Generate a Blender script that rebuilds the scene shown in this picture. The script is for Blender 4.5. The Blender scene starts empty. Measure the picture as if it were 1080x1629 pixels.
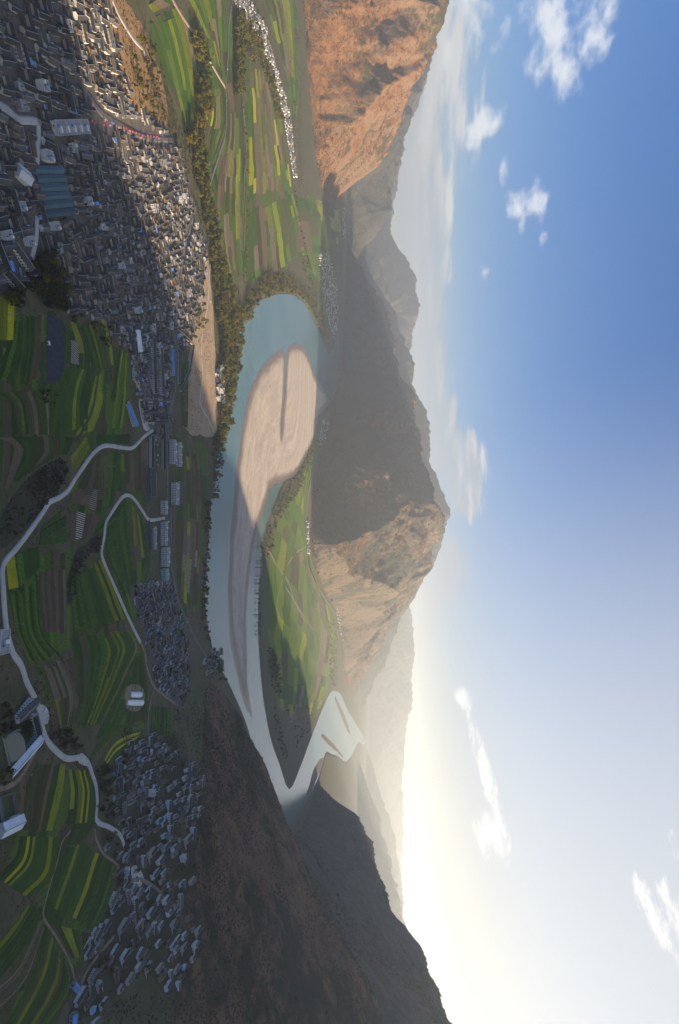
import bpy, math, random
import numpy as np
from mathutils import Matrix, Vector

random.seed(7)
rng = np.random.default_rng(7)
S = bpy.context.scene
COL = S.collection

# ------------------------------------------------------------------ camera (the photograph is turned on its side)
FPX = 900.0                      # focal length in photo pixels
CAM_Z = 450.0
PITCH = math.atan(80.0 / FPX)    # looking slightly down
SP, CP = math.sin(PITCH), math.cos(PITCH)
FWD = np.array([0.0, CP, -SP]); UPV = np.array([0.0, SP, CP]); RGT = np.array([1.0, 0.0, 0.0])
cam_d = bpy.data.cameras.new("camera")
cam = bpy.data.objects.new("camera", cam_d); COL.objects.link(cam)
cam_d.sensor_fit = 'VERTICAL'; cam_d.sensor_height = 36.0
cam_d.lens = 36.0 * FPX / 1629.0
cam_d.clip_start = 1.0; cam_d.clip_end = 200000.0
cx, cy, cz = UPV, -RGT, -FWD
cam.matrix_world = Matrix(((cx[0], cy[0], cz[0], 0), (cx[1], cy[1], cz[1], 0), (cx[2], cy[2], cz[2], CAM_Z), (0, 0, 0, 1)))
S.camera = cam
S.render.engine = 'CYCLES'
S.cycles.use_denoising = True
S.cycles.volume_bounces = 1
S.cycles.max_bounces = 6
S.cycles.transparent_max_bounces = 16
S.view_settings.view_transform = 'Standard'
S.view_settings.look = 'None'
S.view_settings.gamma = 1.0
S.view_settings.use_curve_mapping = False
S.view_settings.exposure = 1.5

# ------------------------------------------------------------------ sun and sky
SUN_AZ = math.radians(76.0)      # to the right of the view
SUN_EL = math.radians(18.0)
sd = bpy.data.lights.new("sun", 'SUN'); sun = bpy.data.objects.new("sun", sd); COL.objects.link(sun)
sd.energy = 5.0; sd.angle = math.radians(0.6); sd.color = (1.0, 0.77, 0.50)
to_sun = Vector((math.sin(SUN_AZ) * math.cos(SUN_EL), math.cos(SUN_AZ) * math.cos(SUN_EL), math.sin(SUN_EL)))
sun.rotation_euler = to_sun.to_track_quat('Z', 'Y').to_euler()
sun.location = (0, 0, 3000)

W = bpy.data.worlds.new("World"); S.world = W; W.use_nodes = True
nt = W.node_tree; nt.nodes.clear()
def wn(t, **k):
    n = nt.nodes.new(t)
    for a, b in k.items(): setattr(n, a, b)
    return n
def wlink(a, b): nt.links.new(a, b)
def wmath(op, a, b=None, c=None, clamp=False):
    n = wn('ShaderNodeMath', operation=op); n.use_clamp = clamp
    for i, v in enumerate((a, b, c)):
        if v is None: continue
        if isinstance(v, (int, float)): n.inputs[i].default_value = v
        else: wlink(v, n.inputs[i])
    return n.outputs[0]
def wdot(sock, vec):
    n = wn('ShaderNodeVectorMath', operation='DOT_PRODUCT'); wlink(sock, n.inputs[0]); n.inputs[1].default_value = vec
    return n.outputs['Value']
def wstep(x, a, b):
    n = wn('ShaderNodeMapRange', interpolation_type='SMOOTHSTEP'); wlink(x, n.inputs[0])
    n.inputs[1].default_value = a; n.inputs[2].default_value = b; return n.outputs[0]
def ray(px, py):
    """photo pixel -> unit world direction"""
    d = FWD + UPV * ((px - 540.0) / FPX) + RGT * ((py - 814.5) / FPX)
    return d / np.linalg.norm(d)
sky = wn('ShaderNodeTexSky', sky_type='NISHITA')
sky.sun_disc = False; sky.sun_elevation = SUN_EL; sky.sun_rotation = SUN_AZ
sky.altitude = 1800.0; sky.air_density = 1.0; sky.dust_density = 0.7; sky.ozone_density = 3.0
# soften the glare near the sun so the sky keeps its colour, as in the photograph
lum = wdot(sky.outputs[0], (0.25, 0.6, 0.15))
den = wmath('ADD', 1.0, wmath('DIVIDE', lum, 4.5))
dv = wn('ShaderNodeVectorMath', operation='SCALE'); wlink(sky.outputs[0], dv.inputs[0]); wlink(wmath('DIVIDE', 1.0, den), dv.inputs['Scale'])
hsv = wn('ShaderNodeHueSaturation'); hsv.inputs['Hue'].default_value = 0.507; hsv.inputs['Saturation'].default_value = 1.25; wlink(dv.outputs[0], hsv.inputs['Color'])
SKYC = hsv.outputs[0]
geo = wn('ShaderNodeTexCoord'); DIR = geo.outputs['Generated']
def wnoise(scale, detail=6, rough=0.6, vec=None, stretch=None):
    v = DIR if vec is None else vec
    if stretch:
        m = wn('ShaderNodeMapping'); wlink(v, m.inputs[0]); m.inputs['Scale'].default_value = stretch; v = m.outputs[0]
    n = wn('ShaderNodeTexNoise'); wlink(v, n.inputs['Vector']); n.inputs['Scale'].default_value = scale
    n.inputs['Detail'].default_value = detail; n.inputs['Roughness'].default_value = rough
    return n.outputs['Fac']
n_puff = wnoise(24, 9, 0.56, stretch=(1, 1, 1.5))
n_band = wnoise(9, 8, 0.6, stretch=(1, 1, 5.5))
n_wisp = wnoise(26, 8, 0.68, stretch=(1, 1, 3.2))
def ellipse(px, py, rx, ry, ang=0.0):
    """soft elliptical patch of sky round a direction; rx along the elevation, ry along the azimuth (photo pixels)"""
    d = ray(px, py); up = np.array([0, 0, 1.0]); r = np.cross(d, up); r /= np.linalg.norm(r); u = np.cross(r, d)
    a = math.radians(ang); e1 = u * math.cos(a) + r * math.sin(a); e2 = -u * math.sin(a) + r * math.cos(a)
    k = FPX * float(d @ FWD)
    p = wmath('MULTIPLY', wdot(DIR, tuple(e1)), k / rx); q = wmath('MULTIPLY', wdot(DIR, tuple(e2)), k / ry)
    f = wdot(DIR, tuple(d))
    s = wmath('ADD', wmath('MULTIPLY', p, p), wmath('MULTIPLY', q, q))
    return wmath('MULTIPLY', wmath('SUBTRACT', 1.0, s, clamp=True), wmath('GREATER_THAN', f, 0.3)), p, q
def add_max(l):
    o = l[0]
    for b in l[1:]: o = wmath('MAXIMUM', o, b)
    return o
puffs = [(885, 45, 42, 56, 0, 1.0), (942, 45, 30, 36, 10, 1.0), (905, 115, 20, 30, 0, .8), (870, 85, 20, 24, 0, .8), (760, 205, 26, 40, 35, .9),
         (802, 268, 8, 20, 0, .7), (840, 322, 30, 32, 0, 1.0), (833, 360, 12, 16, 0, .9), (750, 20, 42, 40, 0, .75), (785, 55, 20, 20, 0, .6),
         (712, 85, 9, 16, 0, .8), (865, 380, 8, 12, 0, .45), (770, 435, 14, 16, 0, .45), (735, 1110, 14, 30, -25, .9)]
pm = add_max([wmath('MULTIPLY', ellipse(a, b, c, d, e)[0], f) for a, b, c, d, e, f in puffs])
cum = wstep(wmath('ADD', wmath('MULTIPLY', pm, 0.75), wmath('MULTIPLY', wmath('SUBTRACT', n_puff, 0.5), 2.0)), 0.26, 0.95)
cum = wmath('MULTIPLY', cum, wstep(pm, 0.0, 0.25))
strk = [(775, 1240, 12, 120, -13, .95), (780, 1330, 22, 34, -10, 1.0), (1040, 1455, 12, 50, -20, .95), (1068, 1440, 12, 45, -15, .9), (1070, 1345, 10, 22, 0, .6), (1075, 1500, 10, 30, 0, .6)]
sm = add_max([wmath('MULTIPLY', ellipse(a, b, c, d, e)[0], f) for a, b, c, d, e, f in strk])
stc = wmath('MULTIPLY', wstep(wmath('ADD', wmath('MULTIPLY', sm, 0.75), wmath('MULTIPLY', wmath('SUBTRACT', n_wisp, 0.5), 2.4)), 0.30, 0.85), wstep(sm, 0.0, 0.3))
# bank of stratocumulus low over the mountains, thinning to the right
lowl = [(672, 400, 46, 330, 0, 1.15), (700, 60, 60, 190, 0, .7), (737, 750, 44, 95, -8, 1.5), (695, 690, 46, 110, 0, 1.2), (715, 905, 42, 70, 0, 1.0), (680, 960, 55, 100, 0, .75), (690, 600, 40, 130, 0, .9)]
lparts = [ellipse(a, b, c, d, e) for a, b, c, d, e, f in lowl]
lm = add_max([wmath('MULTIPLY', x[0], f[5]) for x, f in zip(lparts, lowl)])
low = wstep(wmath('ADD', wmath('MULTIPLY', lm, 0.85), wmath('MULTIPLY', wmath('SUBTRACT', n_band, 0.5), 1.9)), 0.30, 0.75)
low = wmath('MULTIPLY', low, wstep(lm, 0.0, 0.3))
shade_l = wstep(wmath('ADD', wmath('MULTIPLY', wmath('SUBTRACT', n_band, 0.5), 2.0), wmath('MULTIPLY', lparts[2][1], 0.45)), -0.15, 0.6)
def wmix(fac, a, b):
    n = wn('ShaderNodeMix', data_type='RGBA')
    if isinstance(fac, (int, float)): n.inputs['Factor'].default_value = fac
    else: wlink(fac, n.inputs['Factor'])
    for s, v in ((n.inputs[6], a), (n.inputs[7], b)):
        if isinstance(v, tuple): s.default_value = (*v, 1)
        else: wlink(v, s)
    return n.outputs[2]
CL = 1.0
lowcol = wmix(shade_l, (1.8 * CL, 2.0 * CL, 2.35 * CL), (3.8 * CL, 3.6 * CL, 3.3 * CL))
veil = wmath('MULTIPLY', wstep(wdot(DIR, tuple(to_sun)), 0.06, 0.86), 0.88)    # thin high cloud thickening towards the sun
c0 = wmix(veil, SKYC, wmix(wstep(wdot(DIR, (0, 0, 1)), 0.0, 0.22), (2.1, 1.88, 1.58), (2.75, 2.95, 3.15)))
c1 = wmix(wmath('MULTIPLY', low, 0.8), c0, lowcol)
c2 = wmix(wmath('MULTIPLY', cum, 0.85), c1, (4.1 * CL, 4.2 * CL, 4.35 * CL))
c3 = wmix(wmath('MULTIPLY', stc, 0.75), c2, (4.4 * CL, 4.35 * CL, 4.3 * CL))
bg = wn('ShaderNodeBackground'); wlink(c3, bg.inputs[0]); bg.inputs[1].default_value = 0.082
out = wn('ShaderNodeOutputWorld'); wlink(bg.outputs[0], out.inputs[0])

# ------------------------------------------------------------------ helpers
def tag(o, label=None, cat=None, group=None, kind=None):
    if label: o['label'] = label
    if cat: o['category'] = cat
    if group: o['group'] = group
    if kind: o['kind'] = kind
    return o
def link(o, parent=None):
    COL.objects.link(o)
    if parent is not None: o.parent = parent
    return o
def empty(name, loc=(0, 0, 0), rz=0.0):
    o = bpy.data.objects.new(name, None); COL.objects.link(o); o.location = loc; o.rotation_euler = (0, 0, rz); return o
def mesh_np(name, V, F, mat=None, smooth=False, fm=None):
    """V (n,3), F list of faces or (m,k) array"""
    me = bpy.data.meshes.new(name)
    V = np.asarray(V, np.float32)
    if isinstance(F, np.ndarray):
        m, k = F.shape
        me.vertices.add(len(V)); me.vertices.foreach_set('co', V.ravel())
        me.loops.add(m * k); me.loops.foreach_set('vertex_index', F.astype(np.int32).ravel())
        me.polygons.add(m); me.polygons.foreach_set('loop_start', np.arange(0, m * k, k, dtype=np.int32))
        me.update(calc_edges=True)
    else:
        me.from_pydata(V.tolist(), [], F); me.update()
    if mat is not None:
        for mm in (mat if isinstance(mat, (list, tuple)) else [mat]): me.materials.append(mm)
    if fm is not None: me.polygons.foreach_set('material_index', np.asarray(fm, np.int32))
    if smooth: me.polygons.foreach_set('use_smooth', np.ones(len(me.polygons), bool))
    return me
def obj(name, me, parent=None, loc=None, rz=None):
    o = bpy.data.objects.new(name, me); link(o, parent)
    if loc is not None: o.location = loc
    if rz is not None: o.rotation_euler = (0, 0, rz)
    return o
def W0(px, py, z=0.0):
    """photo pixel -> world XY on the level z"""
    px = np.asarray(px, float); py = np.asarray(py, float)
    a = (px - 540.0) / FPX; b = (py - 814.5) / FPX
    dz = -SP + a * CP; dy = CP + a * SP
    t = (z - CAM_Z) / dz
    return np.stack([b * t, dy * t], -1)
def WD(px, py, Y):
    """photo pixel at forward distance Y -> world XYZ"""
    a = (px - 540.0) / FPX; b = (py - 814.5) / FPX
    t = Y / (CP + a * SP)
    return np.array([b * t, Y, CAM_Z + (-SP + a * CP) * t])
def pix(P):
    P = np.asarray(P, float); d = P - np.array([0, 0, CAM_Z]); f = d @ FWD
    return np.stack([540 + FPX * (d @ UPV) / f, 814.5 + FPX * (d @ RGT) / f], -1)
# value noise, vectorised
_tab = rng.random((256, 256)).astype(np.float32)
def vnoise(x, y):
    xi = np.floor(x); yi = np.floor(y); fx = (x - xi).astype(np.float32); fy = (y - yi).astype(np.float32)
    xi = xi.astype(np.int64) & 255; yi = yi.astype(np.int64) & 255; x1 = (xi + 1) & 255; y1 = (yi + 1) & 255
    fx = fx * fx * fx * (fx * (fx * 6 - 15) + 10); fy = fy * fy * fy * (fy * (fy * 6 - 15) + 10)
    a = _tab[xi, yi]; b = _tab[x1, yi]; c = _tab[xi, y1]; d = _tab[x1, y1]
    return (a + (b - a) * fx) * (1 - fy) + (c + (d - c) * fx) * fy
def fbm(x, y, scale, octs=5, gain=0.5, seed=0):
    s = 0; a = 1.0; tot = 0; f = 1.0 / scale
    for k in range(octs):
        s = s + a * vnoise(x * f * 0.8 + y * f * 0.6 + seed * 17.3 + k * 31.7, -x * f * 0.6 + y * f * 0.8 + seed * 9.1 + k * 11.9)
        tot += a; a *= gain; f *= 2.03
    return s / tot - 0.5
def ridged(x, y, scale, octs=5, seed=0):
    s = 0; a = 1.0; tot = 0; f = 1.0 / scale
    for k in range(octs):
        n = vnoise(x * f * 0.8 + y * f * 0.6 + seed * 13.3 + k * 21.7, -x * f * 0.6 + y * f * 0.8 + seed * 7.1 + k * 17.9)
        s = s + a * (1 - np.abs(2 * n - 1)); tot += a; a *= 0.5; f *= 2.1
    return s / tot
def sstep(a, b, x):
    t = np.clip((x - a) / (b - a), 0, 1); return t * t * (3 - 2 * t)
def poly_sd(X, Y, P):
    """signed distance to a polygon, negative inside"""
    P = np.asarray(P, float); n = len(P)
    best = np.full(X.shape, 1e18); ins = np.zeros(X.shape, bool)
    for i in range(n):
        ax, ay = P[i]; bx, by = P[(i + 1) % n]
        dx, dy = bx - ax, by - ay; L = dx * dx + dy * dy + 1e-9
        t = np.clip(((X - ax) * dx + (Y - ay) * dy) / L, 0, 1)
        q = (X - ax - t * dx) ** 2 + (Y - ay - t * dy) ** 2
        best = np.minimum(best, q)
        c = ((ay > Y) != (by > Y)) & (X < (bx - ax) * (Y - ay) / (by - ay + 1e-12) + ax)
        ins ^= c
    d = np.sqrt(best); return np.where(ins, -d, d)
def in_poly(px, py, P):
    ins = np.zeros(np.shape(px), bool); n = len(P)
    for i in range(n):
        ax, ay = P[i]; bx, by = P[(i + 1) % n]
        ins ^= ((ay > py) != (by > py)) & (px < (bx - ax) * (py - ay) / (by - ay + 1e-12) + ax)
    return ins
def smooth_poly(P, n=4, closed=True):
    """Catmull-Rom through the points"""
    P = np.asarray(P, float); m = len(P); out = []
    rngi = range(m) if closed else range(m - 1)
    for i in rngi:
        p0 = P[(i - 1) % m] if closed or i > 0 else 2 * P[0] - P[1]
        p1 = P[i]; p2 = P[(i + 1) % m]
        p3 = P[(i + 2) % m] if closed or i + 2 < m else 2 * P[-1] - P[-2]
        for k in range(n):
            t = k / n
            out.append(0.5 * (2 * p1 + (p2 - p0) * t + (2 * p0 - 5 * p1 + 4 * p2 - p3) * t * t + (3 * p1 - p0 - 3 * p2 + p3) * t ** 3))
    if not closed: out.append(P[-1])
    return np.array(out)

# ------------------------------------------------------------------ the lie of the land
def px2w(L, z=0.0):
    return W0([p[0] for p in L], [p[1] for p in L], z)
near_shore = [(448, 1330), (425, 1300), (402, 1222), (396, 1165)]
river_px = [(345, 1050), (335, 1018), (329, 985), (326, 950), (328, 900), (332, 860), (336, 800), (344, 740), (351, 700), (357, 670), (364, 640), (371, 600), (376, 560),
            (381, 520), (398, 501), (412, 479), (431, 471), (450, 467), (472, 471), (487, 483), (498, 505), (509, 527), (519, 553), (523, 561), (530, 548), (536, 520), (541, 500), (544, 520),
            (541, 560), (540, 595), (530, 622), (522, 645), (508, 668), (500, 690), (488, 722), (470, 755), (453, 763), (431, 815), (418, 859), (416, 892), (411, 959), (411, 1020), (418, 1106),
            (430, 1173), (444, 1214), (460, 1256), (476, 1224), (490, 1187), (506, 1145), (521, 1110), (530, 1099), (541, 1103), (551, 1125), (561, 1143), (571, 1160), (578, 1172), (582, 1183), (577, 1185), (571, 1180), (566, 1188), (558, 1204), (549, 1212), (538, 1203), (528, 1200), (518, 1197), (508, 1233), (492, 1270), (481, 1288), (458, 1316)]
RIVER = np.vstack([px2w(river_px), px2w(near_shore), px2w([(370, 1100)])])
valley_px = [(228, -160), (474, -160), (476, 0), (478, 100), (474, 200), (478, 280), (500, 310), (545, 330), (547, 400), (545, 500), (541, 560), (540, 590), (527, 635), (515, 680),
             (508, 720), (493, 780), (489, 850), (495, 900), (510, 935), (533, 970), (541, 1000), (545, 1060), (553, 1096), (568, 1148), (584, 1180), (583, 1188), (562, 1211), (542, 1196), (519, 1190),
             (507, 1233), (490, 1272), (470, 1305), (448, 1333), (424, 1306), (401, 1230), (394, 1170), (368, 1105),
             (343, 1052), (330, 1015), (318, 1000), (312, 900), (325, 800), (340, 700), (345, 560), (330, 480), (310, 330), (280, 230), (240, 120)]
VALLEY = px2w(valley_px)
# low ground, (photo x, photo y, height)
ctrl = [(340, 560, 4), (345, 690, 4), (332, 800, 3), (320, 900, 3), (320, 1000, 4), (335, 1045, 6),
        (250, 0, 5), (300, 100, 3), (330, 200, 3), (400, 100, 3), (450, 200, 4), (400, 350, 3), (470, 400, 4), (340, 330, 4), (480, 300, 6), (500, 800, 3), (450, 900, 2), (520, 1000, 4),
        (0, 0, 70), (0, 200, 74), (0, 350, 76), (100, 0, 58), (100, 200, 56), (100, 350, 58), (190, 50, 44), (185, 200, 33), (200, 330, 28), (240, 130, 18), (250, 250, 10), (280, 400, 11),
        (200, 450, 29), (150, 480, 43), (250, 520, 12), (300, 600, 8), (310, 690, 7),
        (0, 450, 80), (0, 600, 82), (0, 750, 84), (0, 900, 88), (0, 1050, 96), (0, 1200, 104), (0, 1350, 108), (0, 1500, 112), (0, 1629, 118),
        (100, 550, 58), (100, 700, 58), (68, 800, 54), (100, 850, 64), (100, 1000, 70), (100, 1150, 80), (100, 1300, 86), (100, 1450, 92), (100, 1629, 104),
        (200, 600, 24), (200, 750, 26), (200, 900, 32), (200, 1000, 38), (200, 1100, 46), (200, 1200, 58), (200, 1300, 68), (200, 1450, 88), (200, 1600, 120),
        (250, 700, 10), (250, 850, 11), (250, 950, 14), (250, 1050, 24), (270, 1110, 38), (280, 1200, 62), (300, 1300, 84), (300, 950, 6), (305, 1000, 10)]
CX = np.array([W0(a, b, c) for a, b, c in ctrl]); CZ = np.array([c for _, _, c in ctrl], float)
ext = [(-2500, 200, 90), (-1500, 200, 95), (0, 150, 130), (1200, 200, 170), (-4000, 2500, 10), (0, 6000, 4), (3000, 3000, 10), (-3000, 9000, 20), (3000, 9000, 10), (-4000, 5000, 10), (900, 700, 130), (2500, 1000, 150), (-6000, 1000, 40)]
CX = np.vstack([CX, [(a, b) for a, b, _ in ext]]); CZ = np.append(CZ, [c for _, _, c in ext])
def _rb(d2): return np.sqrt(d2 + 160.0 ** 2)
A = _rb(((CX[:, None] - CX[None]) ** 2).sum(-1)); A += np.eye(len(A)) * -12.0
wts = np.linalg.solve(A, CZ - 40.0)
def base_h(X, Y):
    h = np.full(X.shape, 40.0)
    for (a, b), w in zip(CX, wts): h = h + w * _rb((X - a) ** 2 + (Y - b) ** 2)
    far = sstep(2500, 6000, np.hypot(X, Y))
    return np.clip(h, 1.6, 190) * (1 - far) + 3.0 * far

ridges = []   # (name, points, slope, spur spacing factor)
def R(name, pts, slope, conc=1.45, spur=0.5, noise=1.0, extra=()):
    P = [WD(x, u, Y) for u, x, Y in pts] + [np.array(e, float) for e in extra]
    ridges.append((name, np.array(P), slope, conc, spur, noise))
R('near_hillside', [(1100, 372, 1440), (1130, 391, 1450), (1200, 394, 1420), (1255, 394, 1390), (1310, 404, 1360), (1380, 466, 1310), (1460, 500, 1250), (1560, 535, 1190), (1629, 570, 1150)], 0.60, 1.25, 0.45, 1.0,
  [(1250, 1130, 560), (1500, 1120, 700)])
R('right_mountain', [(1180, 515, 3750), (1196, 527, 3600), (1265, 548, 3350), (1335, 590, 3050), (1386, 610, 2850), (1446, 624, 2680), (1483, 643, 2550), (1520, 670, 2350), (1575, 695, 2150), (1629, 718, 1950)], 0.76, 1.3, 0.4, 1.0,
  [(1690, 1640, 715), (1730, 1400, 806), (1790, 1000, 930), (1900, 500, 1000), (2000, -300, 1000)])
R('peak_mountain', [(405, 560, 6350), (442, 585, 6450), (483, 611, 6450), (531, 629, 6350), (579, 635, 6200), (616, 650, 6000), (653, 664, 5800), (690, 672, 5500), (756, 677, 5100), (807, 692, 4800), (837, 711, 4600),
   (870, 694, 5000), (918, 672, 5500), (944, 653, 5800), (974, 635, 6050), (996, 618, 6200), (1033, 601, 6400), (1070, 579, 6600), (1092, 566, 6700)], 0.60, 1.75, 0.35)
R('peak_mountain', [(837, 711, 4600), (806, 690, 4450), (806, 650, 4180), (845, 610, 3850), (858, 585, 3650), (866, 540, 3380), (868, 505, 3220)], 0.70, 1.15, 0.30)
R('peak_mountain', [(900, 680, 5250), (925, 645, 4900), (950, 612, 4620), (985, 582, 4400), (1012, 560, 4300)], 0.85, 1.15, 0.3)
R('peak_mountain', [(690, 672, 5500), (660, 640, 5000), (640, 600, 4650), (620, 560, 4400)], 0.62, 1.2, 0.35)
R('left_mountain', [(-60, 720, 3700), (0, 705, 3800), (45, 702, 3900), (80, 690, 4000), (115, 672, 4150), (170, 646, 4400), (230, 624, 4700), (275, 600, 4700), (310, 580, 4500), (345, 560, 4300)], 0.62, 1.45, 0.26, 1.0,
  [])
R('left_mountain', [(80, 690, 4000), (120, 640, 3800), (150, 600, 3600), (190, 560, 3480), (230, 520, 3400)], 0.70, 1.15, 0.35)
R('left_mountain', [(-10, 704, 3750), (-20, 640, 3450), (-10, 590, 3250), (10, 540, 3100)], 0.65, 1.15, 0.4)
R('left_far_mountain', [(90, 690, 6600), (150, 668, 6600), (190, 655, 6600), (230, 640, 6700), (270, 630, 6800), (330, 622, 6900), (370, 600, 7000), (410, 575, 7000)], 0.55, 1.3, 0.45)
R('blue_mountain', [(250, 625, 11500), (300, 632, 11500), (345, 622, 11500), (380, 622, 11200), (430, 655, 11000), (455, 663, 11000), (482, 668, 10900), (520, 660, 10900), (560, 655, 10800), (590, 640, 10800)], 0.60, 1.2, 0.4)
R('second_mountain', [(450, 600, 8600), (490, 628, 8500), (535, 646, 8500), (579, 661, 8400), (609, 658, 8400), (631, 665, 8300), (653, 679, 8200), (683, 683, 8200), (712, 681, 8100), (752, 690, 8000), (785, 705, 7900), (811, 713, 7900), (826, 712, 7900),
   (865, 700, 8000), (893, 690, 8000), (930, 672, 8100), (960, 650, 8200)], 0.60, 1.25, 0.4)
R('hazy_mountain', [(975, 638, 9000), (1000, 630, 9000), (1030, 622, 9000), (1060, 610, 9000), (1090, 594, 9000), (1120, 580, 9000)], 0.6, 1.25, 0.4)
R('far_range', [(900, 640, 14500), (960, 652, 14500), (1000, 657, 14500), (1040, 659, 14500), (1080, 655, 14500), (1120, 656, 14500), (1150, 647, 14600), (1200, 643, 14800), (1260, 640, 15000), (1330, 642, 15000), (1400, 641, 15000), (1470, 641, 15000), (1560, 655, 15000), (1640, 665, 15000)], 0.45, 1.2, 0.4)
R('hazy_mountain', [(1160, 568, 8600), (1214, 575, 8400), (1261, 592, 8300), (1302, 610, 8200), (1335, 609, 8200), (1386, 624, 8200), (1437, 637, 8200), (1480, 641, 8200), (1560, 660, 8200), (1640, 680, 8200)], 0.55, 1.25, 0.4)
R('hazy_mountain', [(1150, 575, 11000), (1200, 590, 11000), (1250, 603, 11000), (1316, 626, 11000), (1381, 638, 11000), (1437, 643, 11000), (1500, 650, 11000)], 0.5, 1.25, 0.4)
R('far_range', [(-40, 690, 9500), (60, 690, 9500), (140, 672, 9500), (200, 650, 9500), (280, 632, 9500)], 0.5, 1.25, 0.4)
ridge_names = []
for r in ridges:
    if r[0] not in ridge_names: ridge_names.append(r[0])

# polar grid round the camera's foot
TH = np.radians(np.concatenate([np.linspace(-75, -46, 60, endpoint=False), np.linspace(-46, 46, 960, endpoint=False), np.linspace(46, 118, 150)]))
LR = np.linspace(math.log(240.0), math.log(19000.0), 600)
NT, NR = len(TH), len(LR)
TT, RR = np.meshgrid(TH, np.exp(LR), indexing='ij')
GX = (RR * np.sin(TT)); GY = (RR * np.cos(TT))
wx = fbm(GX, GY, 420, 4, seed=1); wy = fbm(GX, GY, 420, 4, seed=2)
wamp = np.clip(RR / 3000, 0.35, 1.6)
QX = (GX + wx * 150 * wamp).astype(np.float32).ravel(); QY = (GY + wy * 150 * wamp).astype(np.float32).ravel()
MH = np.zeros(QX.shape, np.float32); MID = np.full(QX.shape, -1, np.int16)
lg = np.random.default_rng(11)
def raise_chain(P, slope, conc, gid, spur_k=1.0):
    for i in range(len(P) - 1):
        a, b = P[i], P[i + 1]
        w = max(a[2], b[2]) / slope
        if w < 5: continue
        m = np.nonzero((QX > min(a[0], b[0]) - w) & (QX < max(a[0], b[0]) + w) & (QY > min(a[1], b[1]) - w) & (QY < max(a[1], b[1]) + w))[0]
        if not len(m): continue
        x, y = QX[m], QY[m]; dx, dy = b[0] - a[0], b[1] - a[1]
        t = np.clip(((x - a[0]) * dx + (y - a[1]) * dy) / (dx * dx + dy * dy + 1e-6), 0, 1)
        d = np.sqrt((x - a[0] - t * dx) ** 2 + (y - a[1] - t * dy) ** 2)
        z = a[2] + t * (b[2] - a[2])
        q = np.clip(1 - d * slope / np.maximum(z, 1), 0, 1)
        h = (z * q ** conc).astype(np.float32)
        k = h > MH[m]
        MH[m[k]] = h[k]; MID[m[k]] = gid
for name, P, slope, conc, spur, nz in ridges:
    gid = ridge_names.index(name)
    raise_chain(P, slope, conc, gid)
    # side spurs
    seg = np.linalg.norm(np.diff(P[:, :2], axis=0), axis=1); tot = seg.sum(); cum_ = np.append(0, np.cumsum(seg))
    s = 60.0
    while s < tot:
        i = min(np.searchsorted(cum_, s, side='right') - 1, len(P) - 2); t = (s - cum_[i]) / seg[i]
        p = P[i] * (1 - t) + P[i + 1] * t; dv = (P[i + 1] - P[i])[:2]; dv = dv / np.linalg.norm(dv)
        w = p[2] / slope
        for sg in (-1, 1):
            if lg.random() < 0.15: continue
            nrm = np.array([-dv[1], dv[0]]) * sg; a = lg.normal(0, 0.35); nrm = np.array([nrm[0] * math.cos(a) - nrm[1] * math.sin(a), nrm[0] * math.sin(a) + nrm[1] * math.cos(a)])
            L = w * lg.uniform(0.75, 1.0); c = []
            bend = lg.normal(0, 0.25)
            for kk in range(5):
                q = kk / 4; a2 = bend * q
                n2 = np.array([nrm[0] * math.cos(a2) - nrm[1] * math.sin(a2), nrm[0] * math.sin(a2) + nrm[1] * math.cos(a2)])
                c.append([p[0] + n2[0] * L * q, p[1] + n2[1] * L * q, p[2] * ((1 - q) ** (0.92 + 0.12 * conc)) * (0.99 if kk else 0.97)])
            raise_chain(np.array(c), slope * lg.uniform(1.25, 1.7), 1.15, gid)
        s += max(90, w * spur * lg.uniform(0.7, 1.3))
MH = MH.reshape(GX.shape); MID = MID.reshape(GX.shape)
vsd = poly_sd(GX, GY, VALLEY)
keep = sstep(0, 1, (vsd - 5) / (115 + 190 * sstep(-500, -1200, GX)))
NZ = {'near_hillside': 0.38, 'right_mountain': 0.42, 'left_mountain': 0.75, 'peak_mountain': 0.9}
nzv = np.array([NZ.get(n, 0.9) for n in ridge_names] + [1.0])[MID]
rd = ridged(GX, GY, 330, 6, seed=4); det = ((rd - rd.mean()) * 0.40 + fbm(GX, GY, 900, 4, seed=6) * 0.22) * nzv
amp = np.clip(MH, 0, 420) * np.clip(MH / 60.0, 0, 1)
fine = (ridged(GX + wx * 40, GY + wy * 40, 105, 4, seed=14) - 0.62) * np.clip(MH / 50, 0, 1) * np.array([{'near_hillside': 16.0, 'right_mountain': 14.0, 'left_mountain': 27.0}.get(n, 18.0) for n in ridge_names] + [0.0])[MID]
MHD = np.maximum(MH + det * amp * 0.8 + fine, 0) * keep
BH = base_h(GX, GY)
BH = BH * (1 - sstep(0, 1, np.clip(-vsd / 60, 0, 1)) * 0.0)
BH += fbm(GX, GY, 120, 4, seed=8) * np.clip(BH / 12, 0, 4.5)
inval = sstep(60, -20, vsd)
BH = BH * (1 - inval) + np.clip(BH, 1.4, 3.2) * inval
HT = np.maximum(BH, MHD) + 0.25 * np.minimum(BH, MHD) * sstep(0.3, 1.0, np.minimum(BH, MHD) / np.maximum(np.maximum(BH, MHD), 1e-3))
rsd = poly_sd(GX, GY, RIVER)
dead = sstep(9, 2, rsd)
HT = HT * (1 - dead) + (-2.0) * dead
MTN = (MHD > BH) & (MID >= 0)
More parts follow.
